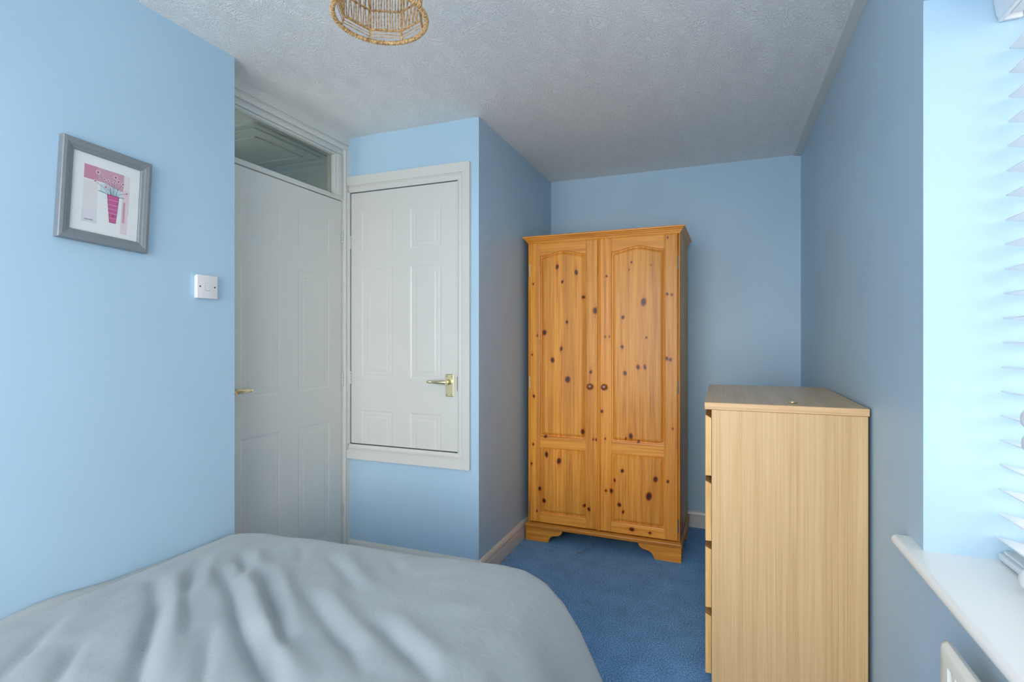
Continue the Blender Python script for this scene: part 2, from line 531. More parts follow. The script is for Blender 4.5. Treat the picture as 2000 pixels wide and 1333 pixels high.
# ---- skirting boards
SK = [(0, 0), (0.016, 0), (0.016, 0.066), (0.0115, 0.0675), (0.0115, 0.0715), (0.015, 0.075), (0.0155, 0.086), (0.012, 0.096), (0.006, 0.105), (0, 0.106)]
def skirting(name, p0, p1, out, label):
    p0, p1, out = Vector(p0), Vector(p1), Vector(out)
    tag(prism(name, SK, lambda p: p0 + out * p[0] + Vector((0, 0, p[1])), lambda p: p1 + out * p[0] + Vector((0, 0, p[1])), 'white'),
        label, 'skirting', kind='structure')
skirting('baseboard_cupboard', (-1.935, YCUP, 0), (XRET + 0.016, YCUP, 0), (0, -1, 0), 'white skirting under the cupboard wall behind the bed')
skirting('baseboard_return', (XRET, YCUP - 0.016, 0), (XRET, YBACK, 0), (1, 0, 0), 'white moulded skirting running back to the wardrobe')
skirting('baseboard_back', (XRET, YBACK, 0), (XR, YBACK, 0), (0, -1, 0), 'white moulded skirting between wardrobe and chest of drawers')
skirting('baseboard_right', (XR, 2.80, 0), (XR, YBACK, 0), (-1, 0, 0), 'white skirting on the right wall past the chest')
skirting('baseboard_window', (XR, YFRONT, 0), (XR, 1.96, 0), (-1, 0, 0), 'white skirting below the window and radiator')
# smooth strip where ceiling meets the window wall
tag(prism('trim_2', [(0, 0), (0.040, 0), (0.038, -0.004), (0.004, -0.010), (0, -0.010)],
          lambda p: (XR - p[0], YFRONT, H + p[1]), lambda p: (XR - p[0], YBACK, H + p[1]), 'ceiling_edge' if 'ceiling_edge' in M else 'plaster'),
    'smooth grey strip where ceiling meets the window wall', 'trim', kind='structure')

# ---- mitred architraves
ARCH = [(0.0, 0.0), (0.0, 0.010), (0.005, 0.0125), (0.013, 0.0165), (0.022, 0.0155), (0.026, 0.0115), (0.030, 0.0115), (0.031, 0.018), (1.0, 0.021), (1.0, 0.0)]
def arch_piece(name, F, a, b_, outdir, w, parent, mitre=(1, 1), mat='white', prof=ARCH):
    """a, b_: ends of the inner edge in (u,v); outdir: unit (u,v) pointing outward; w: width."""
    a, b_, o = Vector(a), Vector(b_), Vector(outdir)
    d = (b_ - a).normalized()
    def pt(end, p):
        off = w if p[0] == 1.0 else p[0] * w / 0.072
        base = (a - d * off * mitre[0]) if end == 0 else (b_ + d * off * mitre[1])
        q = base + o * off
        return F(q.x, q.y, p[1])
    return prism(name, prof, lambda p: pt(0, p), lambda p: pt(1, p), mat, parent)

# ---- six-panel moulded doors
PROF = [(0, 0), (0.003, -0.0010), (0.008, -0.0024), (0.014, -0.0025), (0.017, -0.0018), (0.034, -0.0018), (0.040, -0.0005), (0.046, -0.0002)]
def grid_panel(name, F, u0, u1, v0, vtop, prof, mat, parent, step=None, knots=None, open_bottom=False):
    """Panel face as one grid; depth follows the distance to the edge; vtop may be a function of u."""
    ft = vtop if callable(vtop) else (lambda u: vtop)
    ins = [p[0] for p in prof]
    def breaks(length):
        lo = [i for i in ins if i < length / 2 - 1e-4]
        mid = []
        a, b_ = lo[-1], length - lo[-1]
        k = max(1, int(round((b_ - a) / step))) if step else 1
        mid = [a + (b_ - a) * i / k for i in range(1, k)]
        return lo + mid + [length - i for i in lo[::-1]]
    us = breaks(u1 - u0)
    hmin = ft((u0 + u1) / 2) - v0 if not callable(vtop) else ft(u0) - v0
    vs = breaks(hmin)
    L = vs[-1]
    inner = prof[-1][0]
    def depth(d):
        if d >= prof[-1][0]: return prof[-1][1]
        for (d0, h0), (d1, h1) in zip(prof, prof[1:]):
            if d <= d1: return h0 + (h1 - h0) * (d - d0) / (d1 - d0)
    verts, faces, uv = [], [], []
    for j, vv in enumerate(vs):
        for i, uu in enumerate(us):
            extra = ft(u0 + uu) - v0 - L
            t = min(max((vv - inner) / (L - 2 * inner), 0), 1)
            v = v0 + vv + extra * t
            db = 1.0 if open_bottom else vv
            d = min(uu, (u1 - u0) - uu, db, L - vv)
            verts.append(F(u0 + uu, v, depth(d))); uv.append((u0 + uu, v))
    W = len(us)
    for j in range(len(vs) - 1):
        for i in range(W - 1):
            faces.append((j * W + i, j * W + i + 1, (j + 1) * W + i + 1, (j + 1) * W + i))
    o = raw_obj(name, verts, faces, mat, parent)
    if knots is not None:
        knot_attr(o.data, np.array([F(*q) for q in uv]), knots)
    return o

def panel_door(root, F, u0, u1, v0, v1, panels, th, mat):
    """stiles and rails in one leaf, each panel a mesh of its own."""
    us = sorted({u0, u1, *[p[0] for p in panels], *[p[1] for p in panels]})
    vs = sorted({v0, v1, *[p[2] for p in panels], *[p[3] for p in panels]})
    bm = bmesh.new()
    vd = {}
    def V(u, v, n):
        k = (round(u, 5), round(v, 5), n)
        if k not in vd: vd[k] = bm.verts.new(F(u, v, n))
        return vd[k]
    for a, b_ in zip(us, us[1:]):
        for c, d in zip(vs, vs[1:]):
            cu, cv = (a + b_) / 2, (c + d) / 2
            if any(p[0] < cu < p[1] and p[2] < cv < p[3] for p in panels): continue
            bm.faces.new((V(a, c, 0), V(b_, c, 0), V(b_, d, 0), V(a, d, 0)))
    # edges and back
    e = 1e-6
    c = [bm.verts.new(F(*q)) for q in ((u0, v0, 0), (u1, v0, 0), (u1, v1, 0), (u0, v1, 0), (u0, v0, -th), (u1, v0, -th), (u1, v1, -th), (u0, v1, -th))]
    for q in ((0, 1, 5, 4), (1, 2, 6, 5), (2, 3, 7, 6), (3, 0, 4, 7), (4, 5, 6, 7)):
        bm.faces.new([c[i] for i in q])
    bm_obj('leaf', bm, mat, root)
    for p in panels:
        grid_panel('panel', F, p[0], p[1], p[2], p[3], PROF, mat, root, open_bottom=(p[2] <= v0 + 1e-5))

def hinge(F, u, v, parent, mat='hinge', r=0.0055, hgt=0.075):
    bm = bmesh.new()
    for k in range(5):
        a = v - hgt / 2 + k * hgt / 5
        add_lathe(bm, [(0.0006, r * .8), (0.0014, r), (hgt / 5 - .0014, r), (hgt / 5 - .0006, r * .8)], F(u, a, r * .8), (0, 0, 1), 10)
    bm_obj('hinge', bm, mat, parent)

# ---- main door with glazed light above; face looks along +X, u = world Y
FD = Face((XDOOR, 0, 0), (0, 1, 0), (1, 0, 0))
D0, D1 = 1.630, 2.392
fr = empty('trim_3', (XDOOR, 2.0, 0), 'white door frame with a glazed light over the main door', 'door frame', kind='structure')
box('jamb', (-2.06, XDOOR, D1 + 0.003, YCUP, 0, H), 'white', fr)
box('jamb', (-2.06, XDOOR, YNIB, D0 - 0.003, 0, H), 'white', fr)
box('transom_bar', (-2.06, XDOOR + 0.002, D0 - 0.003, D1 + 0.003, 1.984, 2.008), 'white', fr, 0.002)
box('head', (-2.06, XDOOR, D0 - 0.003, D1 + 0.003, 2.262, H), 'white', fr)
FA = Face((XDOOR, 0, 0), (0, 1, 0), (1, 0, 0))
arch_piece('architrave', FA, (YNIB, 2.268), (YCUP, 2.268), (0, 1), H - 2.268, fr, (0, 0))
arch_piece('architrave', FA, (D1 + 0.006, 0.0), (D1 + 0.006, 2.268), (1, 0), YCUP - D1 - 0.006, fr, (0, 0))
# glazing beads and pane
box('glazing_bead', (-1.985, XDOOR + 0.004, D0, 2.392, 2.238, 2.262), 'white', fr, 0.004)
box('glazing_bead', (-1.985, XDOOR + 0.004, 2.352, D1, 2.008, 2.238), 'white', fr, 0.004)
box('glazing_bead', (-1.985, XDOOR - 0.004, 2.338, 2.352, 2.008, 2.238), 'white', fr, 0.003)
box('glazing_bead', (-1.985, XDOOR - 0.004, D0, 2.338, 2.226, 2.238), 'white', fr, 0.003)
box('glazing_bead', (-1.985, XDOOR + 0.004, D0 - 0.003, D0 + 0.03, 2.008, 2.238), 'white', fr, 0.004)
box('pane', (-1.992, -1.988, D0, D1, 2.008, 2.262), 'transom_glass', fr)
d1 = empty('door_1', (XDOOR, (D0 + D1) / 2, 0), 'white six-panel bedroom door with brass lever in the corner by the bed', 'door', kind='structure')
FD1 = Face((XDOOR - 0.003, 0, 0), (0, 1, 0), (1, 0, 0))
PL, PR = (1.726, 1.952), (2.066, 2.294)
rows = [(0.17, 0.782), (0.960, 1.566), (1.666, 1.868)]
panel_door(d1, FD1, D0, D1, 0.008, 1.9795, [(c[0], c[1], r_[0], r_[1]) for c in (PL, PR) for r_ in rows], 0.035, 'white')
for v in (1.79, 1.0, 0.272):
    hinge(FD1, D1 + 0.002, v, d1)
hd = empty('door_handle', (XDOOR, 1.675, 0.99))
hd.parent = d1
hd.location = Vector((XDOOR, 1.675, 0.99)) - BASE['door_1']
BASE[hd.name] = Vector((XDOOR, 1.675, 0.99))

def lever_handle(F, u, v, sgn, parent, tip, plate=True):
    """brass lever on a back plate; sgn = direction of the lever along u, tip = its length."""
    bm = bmesh.new()
    w, h_ = 0.024, 0.058
    poly = [(-w, -h_), (w, -h_), (w, h_), (-w, h_)]
    rings = [[bm.verts.new(F(u + a * k, v + b_ * q, nn)) for a, b_ in poly] for (k, q, nn) in ((1, 1, 0), (1, 1, .003), (.86, .94, .006))]
    for r0, r1 in zip(rings, rings[1:]):
        for i in range(4):
            bm.faces.new((r0[i], r0[(i + 1) % 4], r1[(i + 1) % 4], r1[i]))
    bm.faces.new(rings[-1]); bm.faces.new(rings[0][::-1])
    pl_ = bm_obj('back_plate', bm, 'brass', parent)
    for a in (-0.014, 0.014):
        for b_ in (-0.046, 0.046):
            lathe('screw', [(0, .003), (.0015, .0028), (.002, .001)], F(u + a, v + b_, .006), F.n, 'brass_dark', parent, 10)
    lv = v + 0.018
    bm = bmesh.new()
    add_lathe(bm, [(0, .013), (.006, .013), (.010, .0095), (.034, .009), (.040, .0105)], F(u, lv, .006), F.n, 16)
    n_ = 9
    ctr, hs = [], []
    pts = [(0, .038, .0115, .0085), (.02, .042, .0105, .008), (.045, .043, .0088, .007), (.07, .0425, .0078, .0062), (tip - .018, .042, .007, .006),
           (tip - .016, .042, .0082, .007), (tip - .012, .042, .0082, .007), (tip - .010, .042, .0068, .006), (tip - .003, .0425, .0066, .006), (tip, .0425, .004, .0035)]
    prev = None
    for (t, nn, hv, hn) in pts:
        ring = [bm.verts.new(F(u + sgn * t, lv + math.sin(a) * hv, nn + math.cos(a) * hn)) for a in [2 * PI * k / 12 for k in range(12)]]
        if prev:
            for k in range(12):
                bm.faces.new((prev[k], prev[(k + 1) % 12], ring[(k + 1) % 12], ring[k]))
        else:
            bm.faces.new(ring[::-1])
        prev = ring
    bm.faces.new(prev)
    bm_obj('lever', bm, 'brass', parent, autosmooth=50)
lever_handle(FD1, 1.668, 0.978, 1, hd, 0.088)

# ---- raised cupboard door; face looks along -Y, u = world X
FC = Face((0, YCUP, 0), (1, 0, 0), (0, -1, 0))
ca = empty('trim_4', (-1.59, YCUP, 0.56), 'white moulded architrave around the raised cupboard door', 'architrave', kind='structure')
I0, I1, J0, J1 = -1.926, -1.2535, 0.6375, 2.0335     # inner edges
arch_piece('architrave', FC, (I0, J1), (I1, J1), (0, 1), 0.0855, ca, (0.2, 0.835))
arch_piece('architrave', FC, (I1, J1), (I1, J0), (1, 0), 0.0715, ca, (1.19, 1.11))
arch_piece('architrave', FC, (I1, J0), (I0, J0), (0, -1), 0.079, ca, (0.905, 0.30))
box('architrave', (-1.945, I0, YCUP - 0.012, YCUP, J0, J1), 'white', ca, 0.002)
d2 = empty('door_2', (-1.59, YCUP, 0.64), 'white panelled cupboard door set high in the blue wall with brass lever', 'door', kind='structure')
FC2 = Face((0, YCUP - 0.001, 0), (1, 0, 0), (0, -1, 0))
U0, U1, V0, V1 = I0 + 0.003, I1 - 0.004, J0 + 0.005, J1 - 0.004
cols = [(-1.851, -1.649), (-1.540, -1.352)]
rws = [(V0, 0.829), (1.010, 1.610), (1.700, 1.923)]
panel_door(d2, FC2, U0, U1, V0, V1, [(c[0], c[1], r_[0], r_[1]) for c in cols for r_ in rws], 0.035, 'white')
for v in (1.757, 1.005):
    hinge(FC2, U0 - 0.003, v, d2)
hd2 = empty('door_handle', (-1.303, YCUP, 0.98)); hd2.parent = d2
hd2.location = Vector((-1.303, YCUP, 0.98)) - BASE['door_2']; BASE[hd2.name] = Vector((-1.303, YCUP, 0.98))
lever_handle(FC2, -1.303, 0.982, -1, hd2, 0.112)
box('latch_plate', (I1 - 0.0035, I1 - 0.0005, YCUP - 0.010, YCUP - 0.001, 0.955, 1.03), 'brass_dark', d2)

# ---- window: frame, panes, board, in the right wall
w1 = empty('window_1', (0.70, (WY0 + WY1) / 2, WZ0), 'white framed window behind the venetian blind', 'window', kind='structure')
fx0, fx1 = 0.685, 0.74
box('frame_head', (fx0, fx1, WY0, WY1, WZ1 - 0.055, WZ1), 'pvc', w1, 0.004)
box('frame_sill', (fx0, fx1, WY0, WY1, WZ0 + 0.02, WZ0 + 0.075), 'pvc', w1, 0.004)
box('frame_jamb', (fx0, fx1, WY0, WY0 + 0.055, WZ0 + 0.075, WZ1 - 0.055), 'pvc', w1, 0.004)
box('frame_jamb', (fx0, fx1, WY1 - 0.055, WY1, WZ0 + 0.075, WZ1 - 0.055), 'pvc', w1, 0.004)
ym = (WY0 + WY1) / 2
box('mullion', (fx0, fx1, ym - 0.03, ym + 0.03, WZ0 + 0.075, WZ1 - 0.055), 'pvc', w1, 0.004)
box('pane', (0.712, 0.716, WY0 + 0.055, ym - 0.03, WZ0 + 0.075, WZ1 - 0.055), 'dimmed_glass', w1)
box('pane', (0.712, 0.716, ym + 0.03, WY1 - 0.055, WZ0 + 0.075, WZ1 - 0.055), 'dimmed_glass', w1)
w2 = empty('added_window_rear', ((RX0 + RX1) / 2, YFRONT - 0.06, RZ0), 'added unseen white framed window that fills the room with daylight', 'window', kind='structure')  # extra window, added to brighten the far end of the room
gy0, gy1 = YFRONT - 0.10, YFRONT - 0.045
box('frame_head', (RX0, RX1, gy0, gy1, RZ1 - 0.05, RZ1), 'pvc', w2, 0.004)
box('frame_sill', (RX0, RX1, gy0, gy1, RZ0, RZ0 + 0.05), 'pvc', w2, 0.004)
box('frame_jamb', (RX0, RX0 + 0.05, gy0, gy1, RZ0 + 0.05, RZ1 - 0.05), 'pvc', w2, 0.004)
box('frame_jamb', (RX1 - 0.05, RX1, gy0, gy1, RZ0 + 0.05, RZ1 - 0.05), 'pvc', w2, 0.004)
xm = (RX0 + RX1) / 2
box('mullion', (xm - 0.03, xm + 0.03, gy0, gy1, RZ0 + 0.05, RZ1 - 0.05), 'pvc', w2, 0.004)
box('pane', (RX0 + 0.05, xm - 0.03, gy0 + 0.025, gy0 + 0.029, RZ0 + 0.05, RZ1 - 0.05), 'glass', w2)
box('pane', (xm + 0.03, RX1 - 0.05, gy0 + 0.025, gy0 + 0.029, RZ0 + 0.05, RZ1 - 0.05), 'glass', w2)
box('window_board', (RX0 - 0.04, RX1 + 0.04, YFRONT - 0.045, YFRONT + 0.03, RZ0 - 0.022, RZ0), 'white', w2, 0.006)
w3 = empty('added_window_landing', (-3.15, (LY0 + LY1) / 2, LZ0), 'added unseen small window that lights the landing', 'window', kind='structure')  # added so that the landing behind the transom glass is lit
boxes('frame', [(-3.18, -3.13, LY0, LY1, LZ0, LZ0 + .05), (-3.18, -3.13, LY0, LY1, LZ1 - .05, LZ1),
                (-3.18, -3.13, LY0, LY0 + .05, LZ0 + .05, LZ1 - .05), (-3.18, -3.13, LY1 - .05, LY1, LZ0 + .05, LZ1 - .05)], 'pvc', w3)
box('pane', (-3.157, -3.153, LY0 + .05, LY1 - .05, LZ0 + .05, LZ1 - .05), 'glass', w3)
SP = [(0.685, 0.695)] + [(0.418 + 0.0125 * math.cos(a) - 0.0, 0.708 + 0.013 * math.sin(a)) for a in [PI * 1.5 - PI * k / 10 for k in range(11)]] + [(0.685, 0.721)]
bm = bmesh.new()
# board inside the recess and its nosing that runs past the recess on the wall face
add_prism(bm, SP, lambda p: (p[0], WY0, p[1]), lambda p: (p[0], WY1, p[1]))
NZ = [(XR, 0.695)] + SP[1:-1] + [(XR, 0.721)]
add_prism(bm, NZ, lambda p: (p[0], WY1, p[1]), lambda p: (p[0], 1.634, p[1]))
add_prism(bm, NZ, lambda p: (p[0], WY0 - 0.10, p[1]), lambda p: (p[0], WY0, p[1]))
sill = bm_obj('window_sill', bm, 'sill', w1, autosmooth=40)

# ---- venetian blind
vb = empty('venetian_blind', (0.61, ym, 0.73), 'white wooden venetian blind with open slats in the window recess', 'blind')
by0, by1 = WY0 + 0.012, WY1 - 0.008
def bx_(z): return 0.5802 + (z - 0.774) * (0.6020 - 0.5802) / (1.881 - 0.774)
bm = bmesh.new()
add_box(bm, 0, 0.05, by0, by1, -0.0014, 0.0014, 0.0008, 1)
sl = None
NS = 21
for k in range(NS):
    z = 1.881 - k * (1.881 - 0.774) / (NS - 1)
    if sl is None:
        bmesh.ops.translate(bm, verts=bm.verts, vec=BASE[vb.name])
        sl = bm_obj('slat', bm, 'blind', vb)
        o = sl
    else:
        o = sl.copy(); COL.objects.link(o); o.parent = vb
    o.location = Vector((bx_(z), 0, z)) - BASE[vb.name]
    o.rotation_euler = (0, math.radians(11.0), 0)      # outer edge a little lower
val = [(0.579, 2.018), (0.574, 2.012), (0.5765, 1.985), (0.580, 1.962), (0.584, 1.952), (0.5835, 1.945), (0.592, 1.945), (0.592, 2.018)]
prism('valance', val, lambda p: (p[0], by0, p[1]), lambda p: (p[0], by1 + 0.004, p[1]), 'blind', vb)
box('valance_return', (0.592, 0.625, by1 - 0.005, by1 + 0.004, 1.945, 2.018), 'blind', vb, 0.001)
box('head_rail', (0.602, 0.655, by0, by1 - 0.008, 1.955, 2.020), 'blind', vb, 0.002)
box('bottom_rail', (0.580, 0.632, by0, by1 - 0.004, 0.727, 0.741), 'blind', vb, 0.003)
box('bottom_rail_cap', (0.588, 0.626, by0 + 0.004, by1 - 0.010, 0.741, 0.748), 'blind', vb, 0.002)
for y in (WY0 + 0.17, 1.36):
    for dx in (0.004, 0.046):
        tube('ladder_cord', [(bx_(0.75) + dx, y, 0.745), (bx_(1.95) + dx, y, 1.955)], 0.0008, 'cord', vb, 5)
ACORN = [(0, .003), (.004, .005), (.009, .010), (.016, .0135), (.026, .0145), (.035, .0135), (.040, .010), (.042, .002)]
for i, (x, y, z) in enumerate(((0.574, 1.374, 1.088), (0.571, 1.362, 1.041), (0.562, 1.352, 0.772))):
    ac = lathe('cord_acorn', ACORN, (x, y, z), (0, 0, -1), 'tassel', vb, 20)
    tube('cord', [(x, y, z), (x + .004, y, (z + 1.95) / 2), (0.584, y, 1.95)], 0.0009, 'cord', ac, 5)

# ---- radiator under the window
rd = empty('radiator', (0.40, 0.80, 0.12), 'cream panel radiator on the wall below the window sill', 'radiator')
ry0, ry1, rz0, rz1, rxf = 0.30, 1.238, 0.13, 0.655, 0.382
ys, z_ = [], []
bm = bmesh.new()
prof_y = [(ry0, .012), (ry0 + .004, .003), (ry0 + .012, 0), (ry0 + .022, 0)]
y = ry0 + .022
while y < ry1 - .05:
    prof_y += [(y + .004, .009), (y + .018, .009), (y + .022, 0.0), (y + .034, 0.0)]
    y += .034
prof_y += [(ry1 - .012, 0), (ry1 - .004, .003), (ry1, .012)]
prof_z = [(rz0, .012), (rz0 + .004, .004), (rz0 + .012, 0), (rz0 + .03, 0), (rz0 + .038, 1), (rz1 - .038, 1), (rz1 - .030, 0), (rz1 - .012, 0), (rz1 - .004, .004), (rz1, .012)]
grid = []
for (zz, dz) in prof_z:
    row = []
    for (yy, dy) in prof_y:
        edge = dy if (yy < ry0 + .013 or yy > ry1 - .013) else 0
        flute = dy if not edge and dz == 1 else 0
        d = max(edge, dz if dz < 1 else 0, flute)
        row.append(bm.verts.new((rxf + d, yy, zz)))
    grid.append(row)
for a, b_ in zip(grid, grid[1:]):
    for i in range(len(a) - 1):
        bm.faces.new((a[i], a[i + 1], b_[i + 1], b_[i]))
bm_obj('front_panel', bm, 'radiator', rd, autosmooth=40)
box('back_panel', (rxf + .012, rxf + .020, ry0 + .001, ry1 - .001, rz0 + .001, rz1 - .001), 'radiator', rd, 0.002)
box('bracket', (rxf + .020, XR - .001, 0.45, 0.48, 0.25, 0.60), 'radiator', rd)
box('bracket', (rxf + .020, XR - .001, 1.06, 1.09, 0.25, 0.60), 'radiator', rd)
tube('pipe', [(rxf + .02, ry1 - .02, rz0 + .02), (rxf + .02, ry1 + .02, rz0 + .02), (rxf + .02, ry1 + .02, 0.0)], 0.0075, 'radiator', rd, 10)

# ------------------------------------------------------------------ wardrobe
KNOTS = [(-0.917, 1.652, 1), (-0.8, 1.613, 1), (-0.885, 1.561, 0.9), (-0.757, 1.466, 1.1), (-1.069, 1.555, 0.6), (-0.62, 1.582, 0.7), (-0.477, 1.656, 0.6), (-0.491, 1.614, 0.45), (-0.41, 1.429, 1.5), (-0.282, 1.469, 0.8), (-0.257, 1.465, 0.6), (-0.37, 1.634, 0.4), (-0.279, 1.782, 0.5), (-0.686, 1.385, 1.5), (-0.857, 1.321, 0.9), (-0.997, 1.259, 1.2), (-1.043, 1.241, 0.6), (-0.892, 1.162, 1), (-1.077, 1.124, 0.6), (-0.946, 1.094, 1.1), (-0.712, 1.028, 0.8), (-0.852, 0.98, 1.6), (-1.065, 0.872, 0.9), (-0.627, 1.234, 0.6), (-0.668, 1.268, 0.5), (-0.526, 1.344, 1.1), (-0.395, 1.228, 0.7), (-0.53, 1.176, 0.9), (-0.441, 1.062, 1), (-0.403, 1.063, 0.9), (-0.514, 1.026, 1), (-0.284, 1.112, 0.8), (-0.265, 1.107, 0.8), (-0.603, 1.234, 0.5), (-0.761, 0.675, 1), (-0.991, 0.631, 0.9), (-1.069, 0.579, 0.6), (-1.08, 0.46, 0.7), (-0.984, 0.524, 1.2), (-0.906, 0.491, 1.5), (-1.029, 0.313, 0.9), (-1.0, 0.243, 1.2), (-0.752, 0.242, 0.9), (-0.723, 0.226, 1.1), (-0.697, 0.636, 0.5), (-0.679, 0.635, 0.7), (-0.623, 0.346, 0.8), (-1.046, 0.176, 0.6), (-0.481, 0.67, 1.1), (-0.509, 0.656, 0.5), (-0.44, 0.64, 0.8), (-0.253, 0.727, 0.5), (-0.529, 0.468, 0.9), (-0.573, 0.411, 0.7), (-0.345, 0.439, 1.2), (-0.381, 0.34, 1.5), (-0.593, 0.347, 0.9), (-0.624, 0.344, 0.6), (-0.546, 0.273, 1.1), (-0.524, 0.235, 0.7), (-0.278, 0.433, 0.7), (-0.475, 0.142, 1), (-0.375, 0.136, 0.9), (-0.627, 0.645, 0.6), (-0.647, 0.802, 0.8), (-0.294, 1.826, 0.8)]
kr_ = np.random.RandomState(3)
KN = [(x, z, s * 0.0088 * (0.85 + 0.3 * kr_.rand()), s * 0.0088 * (1.05 + 0.7 * kr_.rand()), kr_.rand() * 0.6 - 0.3, 0.75 + 0.35 * min(s, 1.0)) for x, z, s in KNOTS]
def knot_attr(me, P, along='z'):
    """knot tone and grain bend for points P (world measures of the unturned wardrobe)."""
    x, z = P[:, 0], P[:, 2]
    k = np.zeros(len(P)); bd = np.zeros(len(P))
    for (kx, kz, rx, rz, tilt, s) in KN:
        dx, dz = x - kx, z - kz
        if along == 'x': rx, rz = rz, rx
        dxx = dx + tilt * dz * 0.5
        q = np.sqrt((dxx / rx) ** 2 + (dz / rz) ** 2)
        core = np.clip(1.35 - q * 0.9, 0, 1) * s
        if along == 'z':
            halo = 0.36 * np.exp(-(dxx / (rx * 0.8)) ** 2 - np.abs(dz) / (rz * 2.2))
            bd += np.sign(dx) * -rx * 0.9 * np.exp(-(np.abs(dx) / (rx * 1.6))) * np.exp(-(dz / (rz * 2.6)) ** 2)
        else:
            halo = 0.36 * np.exp(-(dz / (rz * 0.8)) ** 2 - np.abs(dxx) / (rx * 2.2))
            bd += np.sign(dz) * -rz * 0.9 * np.exp(-(np.abs(dz) / (rz * 1.6))) * np.exp(-(dx / (rx * 2.6)) ** 2)
        k = np.maximum(k, np.maximum(core, halo))
    for nm, val_ in (('knot', k), ('bend', bd)):
        at = me.attributes.new(nm, 'FLOAT', 'POINT')
        at.data.foreach_set('value', val_.astype(np.float32))

WX0, WX1, WYF, WYB = -1.104, -0.214, 3.064, 3.545
wd = empty('wardrobe', (-0.21, 3.02, 0), 'varnished knotty pine wardrobe with two arched panel doors', 'wardrobe', rz=math.radians(-1.0))

def board(name, x0, x1, yf, th, z0, z1, mat, parent, edges=True, topfn=None, botfn=None, step=0.0055):
    """a board facing -Y: front is a fine grid carrying the knots, with sides behind it."""
    nx = max(2, int((x1 - x0) / step) + 1); nz = max(2, int((z1 - z0) / step) + 1)
    xs = np.linspace(x0, x1, nx); b = 0.0025
    verts, faces = [], []
    for j in range(nz):
        t = j / (nz - 1)
        for i in range(nx):
            lo = botfn(xs[i]) if botfn else z0
            hi = topfn(xs[i]) if topfn else z1
            e = i in (0, nx - 1) or j in (0, nz - 1)
            verts.append((xs[i], yf + (0.0015 if e else 0), lo + (hi - lo) * t))
    for j in range(nz - 1):
        for i in range(nx - 1):
            faces.append((j * nx + i, j * nx + i + 1, (j + 1) * nx + i + 1, (j + 1) * nx + i))
    loop = [i for i in range(nx)] + [j * nx + nx - 1 for j in range(1, nz)] + [(nz - 1) * nx + i for i in range(nx - 2, -1, -1)] + [j * nx for j in range(nz - 2, 0, -1)]
    base = len(verts)
    for q in loop:
        v = verts[q]; verts.append((v[0], yf + th, v[2]))
    n_ = len(loop)
    for k in range(n_):
        faces.append((loop[k], base + k, base + (k + 1) % n_, loop[(k + 1) % n_]))
    P = np.array(verts)
    o = raw_obj(name, verts, faces, mat, parent)
    knot_attr(o.data, P, 'z' if mat == 'pine_z' else 'x')
    return o

# carcass
box('side_panel', (WX1 - 0.018, WX1, WYF, WYB, 0.105, 1.806), 'pine_z', wd, 0.001)
box('side_panel', (WX0, WX0 + 0.018, WYF, WYB, 0.105, 1.806), 'pine_z', wd, 0.001)
box('back_panel', (WX0 + 0.018, WX1 - 0.018, WYB - 0.006, WYB, 0.105, 1.806), 'pine_z', wd)
box('floor_panel', (WX0 + 0.018, WX1 - 0.018, WYF, WYB - 0.006, 0.105, 0.122), 'pine_x', wd)
box('shelf', (WX0 + 0.018, WX1 - 0.018, WYF + 0.02, WYB - 0.006, 1.55, 1.567), 'pine_x', wd)
# cornice and base moulding run round three sides
def moulding(name, prof, parent, mat, side=1.0):
    """prof: (overhang, z) points; mitred round left, front and right."""
    bm = bmesh.new()
    path = lambda o_: [(WX0 - o_ * side, WYB), (WX0 - o_ * side, WYF - 0.02 - o_), (WX1 + o_ * side, WYF - 0.02 - o_), (WX1 + o_ * side, WYB)]
    rows_ = [[bm.verts.new((p[0], p[1], z)) for p in path(o_)] for (o_, z) in prof]
    for r0, r1 in zip(rows_, rows_[1:]):
        for i in range(3):
            bm.faces.new((r0[i], r0[i + 1], r1[i + 1], r1[i]))
    bm.faces.new(rows_[0][::-1]); bm.faces.new(rows_[-1])
    bm.faces.new([r[0] for r in rows_] ); bm.faces.new([r[3] for r in rows_][::-1])
    return bm_obj(name, bm, mat, parent)
cn = moulding('cornice', [(0.0, 1.802), (0.003, 1.806), (0.005, 1.812), (0.010, 1.816), (0.011, 1.820), (0.017, 1.824), (0.019, 1.829), (0.026, 1.833), (0.027, 1.839), (0.024, 1.842)], wd, 'pine_x')
bs = moulding('base_moulding', [(-0.01, 0.080), (0.020, 0.080), (0.024, 0.083), (0.0245, 0.090), (0.018, 0.094), (0.016, 0.099), (0.004, 0.106), (-0.01, 0.1065)], wd, 'pine_mould', 0.5)
# bracket feet
FT = [(0, 0), (0.142, 0), (0.147, 0.018), (0.158, 0.034), (0.176, 0.043), (0.205, 0.048), (0.222, 0.058), (0.229, 0.070), (0.230, 0.0805), (0, 0.0805)]
def foot(xc, s, back):
    yf = WYF - 0.036 if not back else WYB - 0.02
    bm = bmesh.new()
    add_prism(bm, FT, lambda p: (xc + s * p[0], yf, p[1]), lambda p: (xc + s * p[0], yf + 0.02, p[1]))
    FS = [(0, 0), (0.12, 0), (0.127, 0.018), (0.138, 0.034), (0.155, 0.043), (0.19, 0.050), (0.2, 0.0805), (0, 0.0805)]
    d = -1 if back else 1
    y0 = yf + (0.02 if not back else 0)
    add_prism(bm, FS, lambda p: (xc, y0 + d * p[0], p[1]), lambda p: (xc + s * 0.02, y0 + d * p[0], p[1]))
    return bm_obj('foot', bm, 'pine_x', wd)
for back in (False, True):
    foot(WX0 - 0.007, 1, back); foot(WX1 + 0.007, -1, back)

